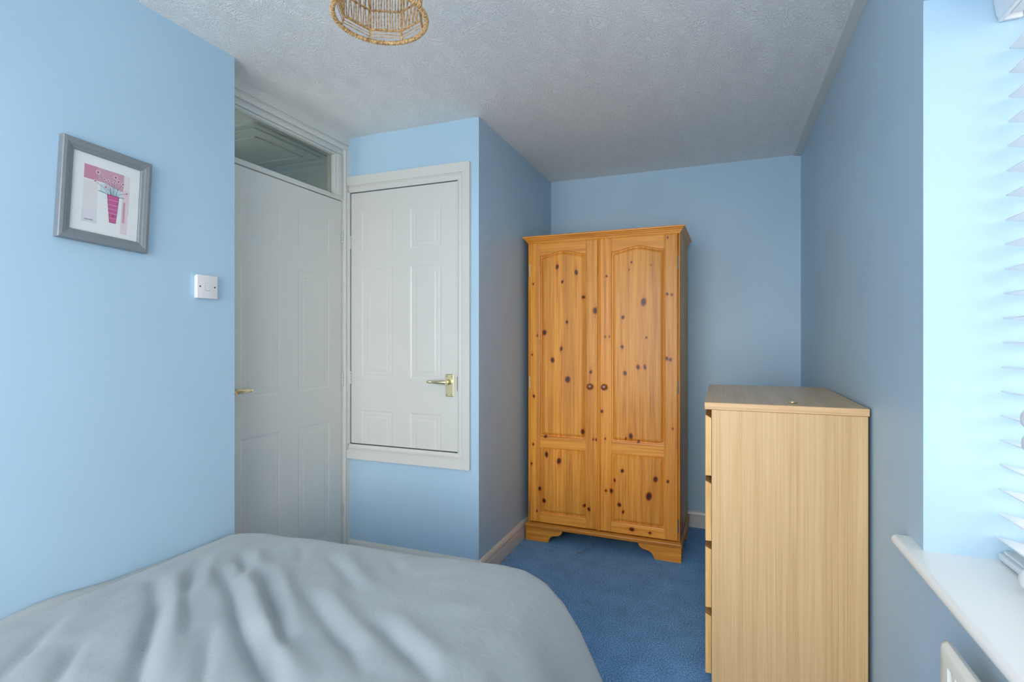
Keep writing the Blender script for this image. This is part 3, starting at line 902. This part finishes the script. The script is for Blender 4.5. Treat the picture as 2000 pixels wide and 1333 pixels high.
WSPLIT = -0.664
def arch_top(x0, x1, zs, rise):
    """shouldered arch: flat at both ends, rising to the middle."""
    def f(x):
        t = min(max((x - x0) / (x1 - x0), 0), 1)
        a = min(max((t - 0.08) / 0.84, 0), 1)
        q = min(1.0, 2.0 * min(a, 1 - a))
        return zs + rise * (0.5 * q * q * (3 - 2 * q) + 0.5 * math.sin(PI * 0.5 * q))
    return f
WPROF = [(0, -0.006), (0.002, -0.010), (0.006, -0.0105), (0.020, -0.002), (0.0225, -0.002), (0.024, -0.0005)]
def wardrobe_door(x0, x1, px0, px1, knob_x, hinge_x):
    yf = 3.044
    d = empty('door', (0, 0, 0)); d.parent = wd; d.location = (0, 0, 0); BASE[d.name] = BASE['wardrobe']
    zb, zt = 0.112, 1.800
    p_low, p_up = (0.170, 0.563), (0.634, 1.722)
    at = arch_top(px0, px1, p_up[1], 0.024)
    board('stile', x0, px0, yf, 0.019, zb, zt, 'pine_z', d)
    board('stile', px1, x1, yf, 0.019, zb, zt, 'pine_z', d)
    board('rail', px0, px1, yf, 0.019, p_up[1], zt, 'pine_x', d, botfn=at)
    board('rail', px0, px1, yf, 0.019, p_low[1], p_up[0], 'pine_x', d)
    board('rail', px0, px1, yf, 0.019, zb, p_low[0], 'pine_x', d)
    F = Face((0, yf, 0), (1, 0, 0), (0, -1, 0))
    grid_panel('panel', F, px0, px1, p_up[0], at, WPROF, 'pine_z', d, step=0.0055, knots='z')
    grid_panel('panel', F, px0, px1, p_low[0], p_low[1], WPROF, 'pine_z', d, step=0.0055, knots='z')
    lathe('knob', [(0, .009), (.003, .0085), (.010, .0075), (.014, .010), (.018, .0165), (.023, .0185), (.028, .017), (.032, .011), (.0335, .003)],
          (knob_x, yf, 0.944), (0, -1, 0), 'knob', d, 24)
    for z in (1.64, 0.955, 0.19):
        bm = bmesh.new()
        add_lathe(bm, [(0, .004), (.07, .004)], (hinge_x, yf + 0.006, z - 0.035), (0, 0, 1), 10)
        add_box(bm, hinge_x - .002, hinge_x + .002, yf + .006, yf + .018, z - .033, z + .033)
        bm_obj('hinge', bm, 'steel', d)
    return d
_gp = knot_attr
wardrobe_door(-1.090, WSPLIT - 0.001, -1.026, -0.742, -0.714, -1.094)
rdoor = wardrobe_door(WSPLIT + 0.001, -0.228, -0.592, -0.296, -0.630, -0.224)
prism('astragal', [(-.011, 0), (-.011, .004), (-.006, .007), (-.003, .003), (0, .008), (.005, .008), (.008, .004), (.009, 0)],
      lambda p: (WSPLIT + p[0], 3.044 - p[1], 0.112), lambda p: (WSPLIT + p[0], 3.044 - p[1], 1.800), 'pine_z', wd)
for xa, xb in ((WX0, -1.092), (-0.222, WX1)):
    bm = bmesh.new()
    w_ = xb - xa
    add_prism(bm, [(xa, 3.064), (xb, 3.064), (xb, 3.052), (xb - w_ * .3, 3.047), (xa + w_ * .3, 3.047), (xa, 3.052)],
              lambda p: (p[0], p[1], 0.107), lambda p: (p[0], p[1], 1.803))
    bm_obj('edge_bead', bm, 'pine_z', wd)
box('top_rail', (-1.092, -0.222, 3.046, 3.064, 1.8005, 1.806), 'pine_x', wd)
# thin cable trailing out below the wardrobe
tag(tube('cable', [(-0.705, 3.08, 0.075), (-0.708, 3.045, 0.062), (-0.716, 3.02, 0.04), (-0.73, 2.99, 0.014), (-0.745, 2.968, 0.004), (-0.765, 2.945, 0.003)], 0.0018, 'cable', None, 6),
    'thin grey cable hanging from under the pine wardrobe onto the carpet', 'cable')

# ------------------------------------------------------------------ chest of drawers
ch = empty('chest_of_drawers', (0.19, 2.38, 0), 'pale oak veneer chest of four drawers against the right wall', 'chest of drawers')
DX0, DX1, DY0, DY1 = -0.034, 0.434, 1.995, 2.778
box('side_panel', (DX0, DX1, DY0, DY0 + 0.018, 0, 0.9745), 'oak_side', ch, 0.0008, 1)
box('side_panel', (DX0, DX1, DY1 - 0.018, DY1, 0, 0.9745), 'oak_side', ch, 0.0008, 1)
box('back_panel', (DX1 - 0.006, DX1 - 0.001, DY0 + 0.018, DY1 - 0.018, 0.02, 0.9745), 'oak_side', ch)
box('bottom_panel', (DX0, DX1 - 0.006, DY0 + 0.018, DY1 - 0.018, 0.05, 0.066), 'oak_side', ch)
box('front_rail', (DX0 + 0.004, DX0 + 0.022, DY0 + 0.018, DY1 - 0.018, 0.93, 0.9745), 'oak_side', ch)
tp = box('top', (-0.0575, 0.4375, DY0 - 0.003, DY1 + 0.006, 0.9752, 1.0), ['oak_top', 'oak_edge'], ch, 0.0012, 1)
for p in tp.data.polygons:
    p.material_index = 0 if abs(p.normal.z) > 0.7 else 1
for (z0, zo, zi) in ((0.742, 0.955, 0.944), (0.512, 0.723, 0.713), (0.278, 0.491, 0.481), (0.046, 0.256, 0.246)):
    dr = prism('drawer', [(-0.0545, z0), (-0.0352, z0), (-0.0352, zi), (-0.0545, zo)],
               lambda p: (p[0], DY0 + 0.002, p[1]), lambda p: (p[0], DY1 - 0.002, p[1]), 'oak_front', ch)
    boxes('drawer_box', [(-0.0352, 0.40, DY0 + 0.03, DY0 + 0.042, z0 + 0.02, zi - 0.06), (-0.0352, 0.40, DY1 - 0.042, DY1 - 0.03, z0 + 0.02, zi - 0.06),
                         (0.388, 0.40, DY0 + 0.042, DY1 - 0.042, z0 + 0.02, zi - 0.06), (-0.0352, 0.388, DY0 + 0.042, DY1 - 0.042, z0 + 0.02, z0 + 0.026)], 'oak_side', dr)
# brass ring lying on the top
bm = bmesh.new()
add_tube(bm, [(0.228 + 0.0125 * math.cos(a), 2.082 + 0.0125 * math.sin(a), 1.0026) for a in [2 * PI * k / 28 for k in range(28)]], 0.0026, 8, True)
tag(bm_obj('brass_ring', bm, 'brass', None, True), 'small brass ring lying on top of the oak chest', 'ring')

# ------------------------------------------------------------------ bed and duvet
bd_ = empty('bed', (-1.16, 0.5, 0), 'double bed base and mattress under the grey blue duvet', 'bed')
box('base', (-1.785, -0.55, -0.45, 1.48, 0.06, 0.27), 'bedbase', bd_, 0.012)
box('mattress', (-1.788, -0.545, -0.46, 1.495, 0.27, 0.455), 'sheet', bd_, 0.035, 4)
for x in (-1.70, -0.66):
    for y in (-0.36, 1.36):
        lathe('leg', [(0, .022), (.055, .028), (.06, .028)], (x, y, 0), (0, 0, 1), 'dark', bd_, 14)
# sheet edge tucked against the wall
def smooth(t): t = min(max(t, 0), 1); return t * t * (3 - 2 * t)
bm = bmesh.new()
rows_ = []
for j in range(60):
    y = -0.40 + 1.86 * j / 59
    lift = 0.024 * math.exp(-((y - 0.93) / 0.15) ** 2) + 0.002 * math.sin(y * 17)
    rows_.append([bm.verts.new((x, y, z)) for (x, z) in ((-1.7975, 0.43), (-1.7975, 0.452 + lift), (-1.790, 0.457 + lift), (-1.778, 0.453 + lift * 0.8), (-1.75, 0.452), (-1.70, 0.450))])
for a, b_ in zip(rows_, rows_[1:]):
    for i in range(5):
        bm.faces.new((a[i], a[i + 1], b_[i + 1], b_[i]))
bm_obj('fitted_sheet', bm, 'sheet', bd_, True)

# duvet: flat part over the mattress, folded down over the right side and the foot
SIDE = [(0, 0, 0), (.035, .033, .008), (.105, .097, .035), (.171, .146, .08), (.254, .192, .148), (.41, .262, .287), (.55, .300, .420)]   # (cloth length, out, down)
FOOT = [(0, 0, 0), (.03, .027, .010), (.07, .052, .040), (.13, .066, .098), (.25, .074, .218), (.45, .085, .417)]
def prof_at(tab, r):
    a = np.array(tab); return np.interp(r, a[:, 0], a[:, 1]), np.interp(r, a[:, 0], a[:, 2])
EX, EY = -0.575, 1.495
NXg, NYg = 150, 190
def xs_list():
    return np.concatenate([np.linspace(-1.79, EX, 105), EX + np.linspace(0, 0.52, 46)[1:]])
def ys_list():
    return np.concatenate([np.linspace(-0.45, EY, 165), EY + np.linspace(0, 0.42, 38)[1:]])
# folds: polyline in plan, height, half width
FOLDS = [([(-1.60, 1.10), (-1.43, 0.99), (-1.30, 0.88), (-1.16, 0.76), (-1.02, 0.66)], -0.016, 0.026),
         ([(-1.57, 1.145), (-1.40, 1.035), (-1.27, 0.925), (-1.13, 0.80)], 0.012, 0.034),
         ([(-1.48, 1.22), (-1.28, 1.10), (-1.13, 0.99), (-1.00, 0.91), (-0.90, 0.85), (-0.7, 0.75)], -0.015, 0.022),
         ([(-1.43, 1.25), (-1.24, 1.135), (-1.09, 1.03), (-0.96, 0.945), (-0.8, 0.86)], 0.013, 0.030),
         ([(-1.33, 1.25), (-1.15, 1.11), (-1.00, 1.00), (-0.93, 0.95)], -0.012, 0.020),
         ([(-1.29, 1.28), (-1.11, 1.14), (-0.97, 1.03)], 0.009, 0.025),
         ([(-1.52, 1.34), (-1.38, 1.23), (-1.33, 1.18)], -0.009, 0.018),
         ([(-1.48, 1.37), (-1.34, 1.26)], 0.007, 0.022),
         ([(-1.62, 1.26), (-1.50, 1.14), (-1.40, 1.05), (-1.27, 0.96), (-1.2, 0.9)], -0.009, 0.020),
         ([(-1.58, 1.29), (-1.46, 1.17), (-1.36, 1.08)], 0.007, 0.024),
         ([(-1.08, 1.17), (-0.92, 1.07), (-0.79, 0.99), (-0.7, 0.92)], -0.010, 0.022),
         ([(-1.04, 1.20), (-0.88, 1.10), (-0.75, 1.02)], 0.009, 0.030),
         ([(-0.80, 1.10), (-0.66, 1.02), (-0.56, 0.96)], -0.011, 0.024),
         ([(-0.79, 1.15), (-0.65, 1.07), (-0.55, 1.01)], 0.008, 0.03),
         ([(-1.20, 1.40), (-1.05, 1.30), (-0.95, 1.22)], -0.006, 0.022),
         ([(-1.16, 1.43), (-1.02, 1.33), (-0.92, 1.25)], 0.006, 0.028),
         ([(-1.18, 0.95), (-1.05, 0.83), (-0.95, 0.74)], -0.008, 0.018),
         ([(-1.04, 0.98), (-0.93, 0.90), (-0.85, 0.83)], -0.008, 0.018),
         ([(-1.42, 0.80), (-1.34, 0.72), (-1.2, 0.6)], -0.008, 0.020),
         ([(-1.60, 0.85), (-1.50, 0.74), (-1.4, 0.62)], -0.006, 0.022),
         ([(-1.0, 1.46), (-0.90, 1.36)], -0.004, 0.02), ([(-1.35, 1.44), (-1.25, 1.33)], -0.005, 0.02)]
def fold_height(X, Y):
    Z = np.zeros_like(X)
    for pts, a, w in FOLDS:
        best = np.full_like(X, 9.0); tb = np.zeros_like(X)
        nseg = len(pts) - 1
        for i in range(nseg):
            ax, ay = pts[i]; bx, by = pts[i + 1]
            dx, dy = bx - ax, by - ay; L2 = dx * dx + dy * dy
            t = np.clip(((X - ax) * dx + (Y - ay) * dy) / L2, 0, 1)
            d = np.hypot(X - ax - t * dx, Y - ay - t * dy)
            sel = d < best
            best = np.where(sel, d, best); tb = np.where(sel, (i + t) / nseg, tb)
        taper = np.sin(np.clip(tb, 0, 1) * PI * 0.84 + PI * 0.08) ** 0.8
        Z += (1.7 * a * taper * np.exp(-(best / (0.72 * w)) ** 1.4)) if a < 0 else (1.4 * a * taper * np.exp(-(best / (0.9 * w)) ** 2))
    return Z
xa, ya = xs_list(), ys_list()
GX, GY = np.meshgrid(xa, ya)
ea, eb = np.maximum(GX - EX, 0), np.maximum(GY - EY, 0)
r = np.maximum(ea, eb)
nrm = np.hypot(ea, eb) + 1e-9
ang = np.arctan2(eb, ea)               # 0 = side, pi/2 = foot
wf = np.clip(ang / (PI / 2), 0, 1)
so, sd = prof_at(SIDE, r); fo, fd = prof_at(FOOT, r)
out = so * (1 - wf) + fo * wf
dwn = sd * (1 - wf) + fd * wf
out = np.where(r > 0, out, 0); dwn = np.where(r > 0, dwn, 0)
PX = np.minimum(GX, EX) + out * ea / nrm
PY = np.minimum(GY, EY) + out * eb / nrm
top = np.interp(np.minimum(GX, EX), [-1.79, -1.774, -1.75, -1.68, -1.57, -1.38, -1.2, -0.98, -0.72, -0.61, -0.55],
                [0.435, 0.459, 0.471, 0.488, 0.498, 0.507, 0.512, 0.515, 0.529, 0.530, 0.528])
# the foot edge sags a little, the bed is highest over the middle of the mattress
noise_ = np.vectorize(lambda x, y, s, k: mnoise.noise(Vector((x * s, y * s, k))))
lowf = 0.010 * noise_(GX, GY, 2.3, 3.1) + 0.006 * noise_(GX, GY, 6.5, 8.2) + 0.0026 * noise_(GX * 0.8 + GY * 0.6, GY * 0.8 - GX * 0.6, 15.0, 1.7)
left = np.clip((GX + 1.79) / 0.05, 0, 1); left = left * left * (3 - 2 * left)
drop_fade = np.exp(-(r / 0.14) ** 2)
PZ = top - dwn + (lowf * (0.25 + 0.75 * left) + fold_height(GX, GY)) * np.maximum(drop_fade, 0.12)
# soft pleats on the hanging side
PX += np.where(ea > 0, np.clip(ea / 0.3, 0, 1) * 0.007 * np.sin(GY * 21 + 2.0 * np.sin(GY * 6)), 0) * (1 - wf)
PZ = np.maximum(PZ, 0.03)
nY, nX = PX.shape
verts = [(float(PX[j, i]), float(PY[j, i]), float(PZ[j, i])) for j in range(nY) for i in range(nX)]
faces = [(j * nX + i, j * nX + i + 1, (j + 1) * nX + i + 1, (j + 1) * nX + i) for j in range(nY - 1) for i in range(nX - 1)]
dv = raw_obj('duvet', verts, faces, 'duvet', None, True)
tag(dv, 'creased grey blue duvet spread over the bed', 'duvet')
so_ = dv.modifiers.new('thick', 'SOLIDIFY'); so_.thickness = 0.012; so_.offset = -1

# ------------------------------------------------------------------ framed print on the left wall
ang_p = math.radians(-3.0)
pf = empty('framed_picture', (XL, 1.081, 1.665), 'grey framed pink vase print hanging askew on the left wall', 'picture')
cP, sP = math.cos(ang_p), math.sin(ang_p)
def FP(u, v, n=0.0):
    """u to the right along +Y, v up, n out of the wall; turned about the centre of the picture."""
    return Vector((XL + n, 1.081 + u * cP - v * sP, 1.665 + u * sP + v * cP))
PW, PH, BW = 0.130, 0.151, 0.032
corn = [(-PW, -PH), (PW, -PH), (PW, PH), (-PW, PH)]
FPROF = [(0, 0.0), (0, 0.020), (0.002, 0.0225), (0.010, 0.0235), (0.020, 0.021), (0.024, 0.0185), (0.030, 0.017), (0.032, 0.015), (0.032, 0.008)]
for k in range(4):
    a, b_ = corn[k], corn[(k + 1) % 4]
    bm = bmesh.new()
    r0, r1 = [], []
    for (i, nn) in FPROF:
        sx = (PW - i) / PW; sy = (PH - i) / PH
        r0.append(bm.verts.new(FP(a[0] * sx, a[1] * sy, nn))); r1.append(bm.verts.new(FP(b_[0] * sx, b_[1] * sy, nn)))
    for i in range(len(FPROF) - 1):
        bm.faces.new((r0[i], r1[i], r1[i + 1], r0[i + 1]))
    bm_obj('frame_rail', bm, 'frame', pf)
q = PW - BW + 0.001, PH - BW + 0.001
raw_obj('backing', [FP(-PW + .003, -PH + .003, .004), FP(PW - .003, -PH + .003, .004), FP(PW - .003, PH - .003, .004), FP(-PW + .003, PH - .003, .004)], [(0, 1, 2, 3)], 'dark', pf)
raw_obj('mount', [FP(-q[0], -q[1], .010), FP(q[0], -q[1], .010), FP(q[0], q[1], .010), FP(-q[0], q[1], .010)], [(0, 1, 2, 3)], 'mount', pf)
inks = ['ink_pink', 'ink_rose', 'ink_blush', 'ink_lilac', 'ink_pale', 'ink_magenta', 'ink_plum', 'ink_teal', 'ink_sky', 'ink_line', 'ink_dot', 'mount']
pv, pfc, pmi = [], [], []
lay = [0]
def st(s, t):
    return (-(PW - BW) + 2 * (PW - BW) * s, (PH - BW) - 2 * (PH - BW) * t)
def ink(poly, mat):
    lay[0] += 1
    n0 = len(pv)
    for (s, t) in poly:
        u, v = st(s, t); pv.append(FP(u, v, 0.0101 + lay[0] * 0.000012))
    pfc.append(tuple(range(n0, n0 + len(poly)))[::-1]); pmi.append(inks.index(mat))
def rect(s0, s1, t0, t1, mat): ink([(s0, t0), (s1, t0), (s1, t1), (s0, t1)], mat)
def stroke(pts, w, mat):
    for (a, b_) in zip(pts, pts[1:]):
        d = Vector((b_[0] - a[0], b_[1] - a[1])); d.normalize(); nrm_ = Vector((-d.y, d.x)) * w
        ink([(a[0] + nrm_.x, a[1] + nrm_.y), (b_[0] + nrm_.x, b_[1] + nrm_.y), (b_[0] - nrm_.x, b_[1] - nrm_.y), (a[0] - nrm_.x, a[1] - nrm_.y)], mat)
def dot(s, t, r_, mat, n_=14):
    ink([(s + r_ * math.cos(2 * PI * k / n_), t + r_ * 0.82 * math.sin(2 * PI * k / n_)) for k in range(n_)], mat)
rect(0.165, 0.37, 0.33, 0.71, 'ink_pale'); rect(0.16, 0.375, 0.70, 0.875, 'ink_lilac')
rect(0.75, 0.845, 0.14, 0.36, 'ink_pale'); rect(0.735, 0.845, 0.34, 0.66, 'ink_blush'); rect(0.735, 0.835, 0.62, 0.93, 'ink_blush')
rect(0.755, 0.79, 0.50, 0.78, 'ink_rose')
rect(0.40, 0.73, 0.33, 0.45, 'ink_sky')
rect(0.165, 0.75, 0.135, 0.315, 'ink_rose'); rect(0.165, 0.36, 0.135, 0.315, 'ink_pink')
for k in range(7): stroke([(0.185 + k * 0.026, 0.145), (0.185 + k * 0.026, 0.305)], 0.003, 'ink_rose')
ink([(0.47, 0.31), (0.75, 0.31), (0.74, 0.365), (0.60, 0.35)], 'ink_rose')
vt = (0.595, 0.455)
FLW = [(0.36, 0.20, .030), (0.62, 0.20, .028), (0.665, 0.245, .025), (0.735, 0.262, .024), (0.325, 0.32, .020), (0.455, 0.268, .019), (0.51, 0.275, .018), (0.56, 0.265, .018), (0.605, 0.275, .019), (0.48, 0.365, .020), (0.80, 0.375, .018)]
for (s, t, r_) in FLW:
    stroke([(s, t), (s * 0.45 + vt[0] * 0.55, t * 0.4 + vt[1] * 0.6 - 0.01), (vt[0] + (s - vt[0]) * 0.25, vt[1])], 0.0022, 'ink_teal' if r_ > 0.022 else 'ink_line')
for (s, t, r_) in FLW:
    dot(s, t, r_ * 1.15, 'ink_blush'); dot(s, t, r_ * 0.72, 'ink_pink'); dot(s, t, r_ * 0.42, 'ink_plum')
stroke([(0.375, 0.435), (0.44, 0.437), (0.535, 0.462)], 0.004, 'ink_teal')
stroke([(0.655, 0.468), (0.70, 0.455), (0.765, 0.445)], 0.004, 'ink_teal')
stroke([(0.545, 0.36), (0.565, 0.455)], 0.004, 'ink_teal'); stroke([(0.665, 0.33), (0.635, 0.455)], 0.004, 'ink_teal')
ink([(0.505, 0.448), (0.688, 0.448), (0.655, 0.815), (0.558, 0.815)], 'ink_plum')
ink([(0.518, 0.457), (0.676, 0.457), (0.648, 0.806), (0.566, 0.806)], 'ink_magenta')
for k, t in enumerate((0.515, 0.58, 0.635, 0.69, 0.755)):
    f_ = (t - 0.448) / 0.367
    stroke([(0.508 + 0.05 * f_, t), (0.685 - 0.032 * f_, t)], 0.0045, 'ink_rose')
dot(0.607, 0.72, 0.018, 'ink_plum')
for k in range(6): stroke([(0.745, 0.80 + 0.02 * k), (0.828, 0.80 + 0.02 * k)], 0.0025, 'mount')
sg = [(0.195 + 0.0075 * k, 0.838 + 0.007 * math.sin(k * 2.1) * (1 if k % 3 else 0.3)) for k in range(18)]
stroke(sg, 0.0026, 'ink_line')
pr = raw_obj('print', pv, pfc, inks, pf)
for i, p in enumerate(pr.data.polygons): p.material_index = pmi[i]
box_pts = [FP(-q[0], -q[1], .0135), FP(q[0], -q[1], .0135), FP(q[0], q[1], .0135), FP(-q[0], q[1], .0135)]
raw_obj('glazing', box_pts, [(0, 1, 2, 3)], 'glass', pf)

# ------------------------------------------------------------------ light switch
sw = empty('light_switch', (XL, 1.4265, 1.416), 'white single light switch on the blue wall by the door', 'switch')
sy, sz = 1.4265, 1.4165
box('back_box', (XL, XL + 0.010, sy - 0.041, sy + 0.041, sz - 0.043, sz + 0.040), 'switch', sw, 0.002)
box('plate', (XL + 0.009, XL + 0.018, sy - 0.0435, sy + 0.0435, sz - 0.0435, sz + 0.0435), 'switch', sw, 0.003, 3)
box('rocker_surround', (XL + 0.0178, XL + 0.0184, sy - 0.0095, sy + 0.0095, sz - 0.0145, sz + 0.0145), 'dark', sw)
bm = bmesh.new()
add_prism(bm, [(-0.0137, 0.0180), (0.0137, 0.0180), (0.0137, 0.0215), (0, 0.0192), (-0.0137, 0.0188)],
          lambda p: (XL + p[1], sy - 0.0088, sz + p[0]), lambda p: (XL + p[1], sy + 0.0088, sz + p[0]))
bm_obj('rocker', bm, 'switch', sw)
for s in (-1, 1):
    lathe('screw', [(0, .0032), (.0006, .0032), (.0008, .002)], (XL + 0.018, sy + s * 0.0302, sz), (1, 0, 0), 'dark', sw, 12)

# ------------------------------------------------------------------ rattan pendant lamp
LC = Vector((-0.728, 1.023, 0))
pd = empty('pendant_lamp', (LC.x, LC.y, 1.96), 'open cane pendant lampshade hanging from the ceiling', 'lamp')
def ringp(R, z, n_, off=0.0):
    return [(LC.x + R * math.cos(off + 2 * PI * k / n_), LC.y + R * math.sin(off + 2 * PI * k / n_), z) for k in range(n_)]
A0 = math.radians(139.7)
def octp(R, z): return ringp(R, z, 8, A0)
RB, R1 = 0.1045, 0.097
ZB, Z1, Z2, Z3, Z4 = 1.96, 1.984, 2.030, 2.095, 2.150
hoop = tube('bottom_hoop', ringp(RB, ZB, 64), 0.0046, 'rattan', pd, 10, True)
# cord wrapped round the bottom hoop
wrap = []
nw, tw = 1100, 105
for k in range(nw):
    a = 2 * PI * k / nw; ph = a * tw
    R = RB + 0.0047 * math.cos(ph)
    wrap.append((LC.x + R * math.cos(a), LC.y + R * math.sin(a), ZB + 0.0047 * math.sin(ph)))
tube('wrapping', wrap, 0.0011, 'rattan', hoop, 5, True)
def poly_ring(R, z, rad):
    c = octp(R, z)
    for k in range(8):
        tube('hoop_side', [c[k], c[(k + 1) % 8]], rad, 'rattan', pd, 8)
poly_ring(R1, Z1, 0.0026); poly_ring(R1, Z2, 0.0024); poly_ring(R1, Z3, 0.0024); poly_ring(R1 * 0.8, Z4, 0.0026)
for k in range(8):
    a = A0 + 2 * PI * k / 8
    e = lambda R, z: (LC.x + R * math.cos(a), LC.y + R * math.sin(a), z)
    tube('upright', [e(RB - 0.002, ZB), e(R1, Z1), e(R1, Z2), e(R1, Z3), e(R1 * 0.8, Z4), e(0.03, 2.19)], 0.0026, 'rattan', pd, 8)
# three strands between hoop and first frame
for f_ in (0.28, 0.52, 0.76):
    c = octp(RB + (R1 - RB) * f_ - 0.004, ZB + (Z1 - ZB) * f_)
    for k in range(8):
        tube('strand', [c[k], c[(k + 1) % 8]], 0.0010, 'rattan', pd, 6)
# canes round each of the eight sides
c0, c1, c3, c4 = octp(R1, Z1), octp(R1, Z2), octp(R1, Z3), octp(R1 * 0.8, Z4)
for k in range(8):
    for i in range(1, 11):
        t = i / 11
        lp = lambda c: Vector(c[k]).lerp(Vector(c[(k + 1) % 8]), t + random.uniform(-.015, .015))
        inw = Vector((LC.x, LC.y, 0)) - Vector(((c0[k][0] + c0[(k + 1) % 8][0]) / 2, (c0[k][1] + c0[(k + 1) % 8][1]) / 2, 0))
        inw.normalize()
        w_ = inw * (0.0028 * (1 if i % 2 else -1))
        tube('cane', [lp(c0) + w_ * -1, lp(c1) + w_, lp(c3) - w_, lp(c4) + w_], 0.0014, 'rattan', pd, 6)
lathe('lamp_holder', [(0, .005), (.01, .016), (.05, .018), (.055, .021), (.09, .021)], (LC.x, LC.y, 2.235), (0, 0, -1), 'pvc', pd)
lathe('bulb', [(0, .012), (.015, .014), (.035, .026), (.05, .029), (.065, .025), (.078, .006)], (LC.x, LC.y, 2.146), (0, 0, -1), 'pvc', pd)
tube('flex', [(LC.x, LC.y, 2.23), (LC.x, LC.y, H - 0.01)], 0.003, 'pvc', pd, 8)
tube('hanger_ring', ringp(0.03, 2.19, 24), 0.0028, 'rattan', pd, 8, True)
lathe('ceiling_rose', [(0, .038), (.012, .037), (.02, .028), (.028, .008)], (LC.x, LC.y, H), (0, 0, -1), 'pvc', pd, 28)

# ------------------------------------------------------------------ labels on parts that look different from their thing
for o in bpy.data.objects:
    nm = o.name.split('.')[0]
    if o.parent is None: continue
    if nm == 'knob': o['label'] = 'dark turned wooden knob'
    elif nm == 'lever': o['label'] = 'polished brass lever'
    elif nm == 'back_plate': o['label'] = 'brass back plate with four screws'
    elif nm == 'print': o['label'] = 'pink vase of flowers print with a signature'
    elif nm == 'cord_acorn': o['label'] = 'pale acorn shaped pull on the blind cord'
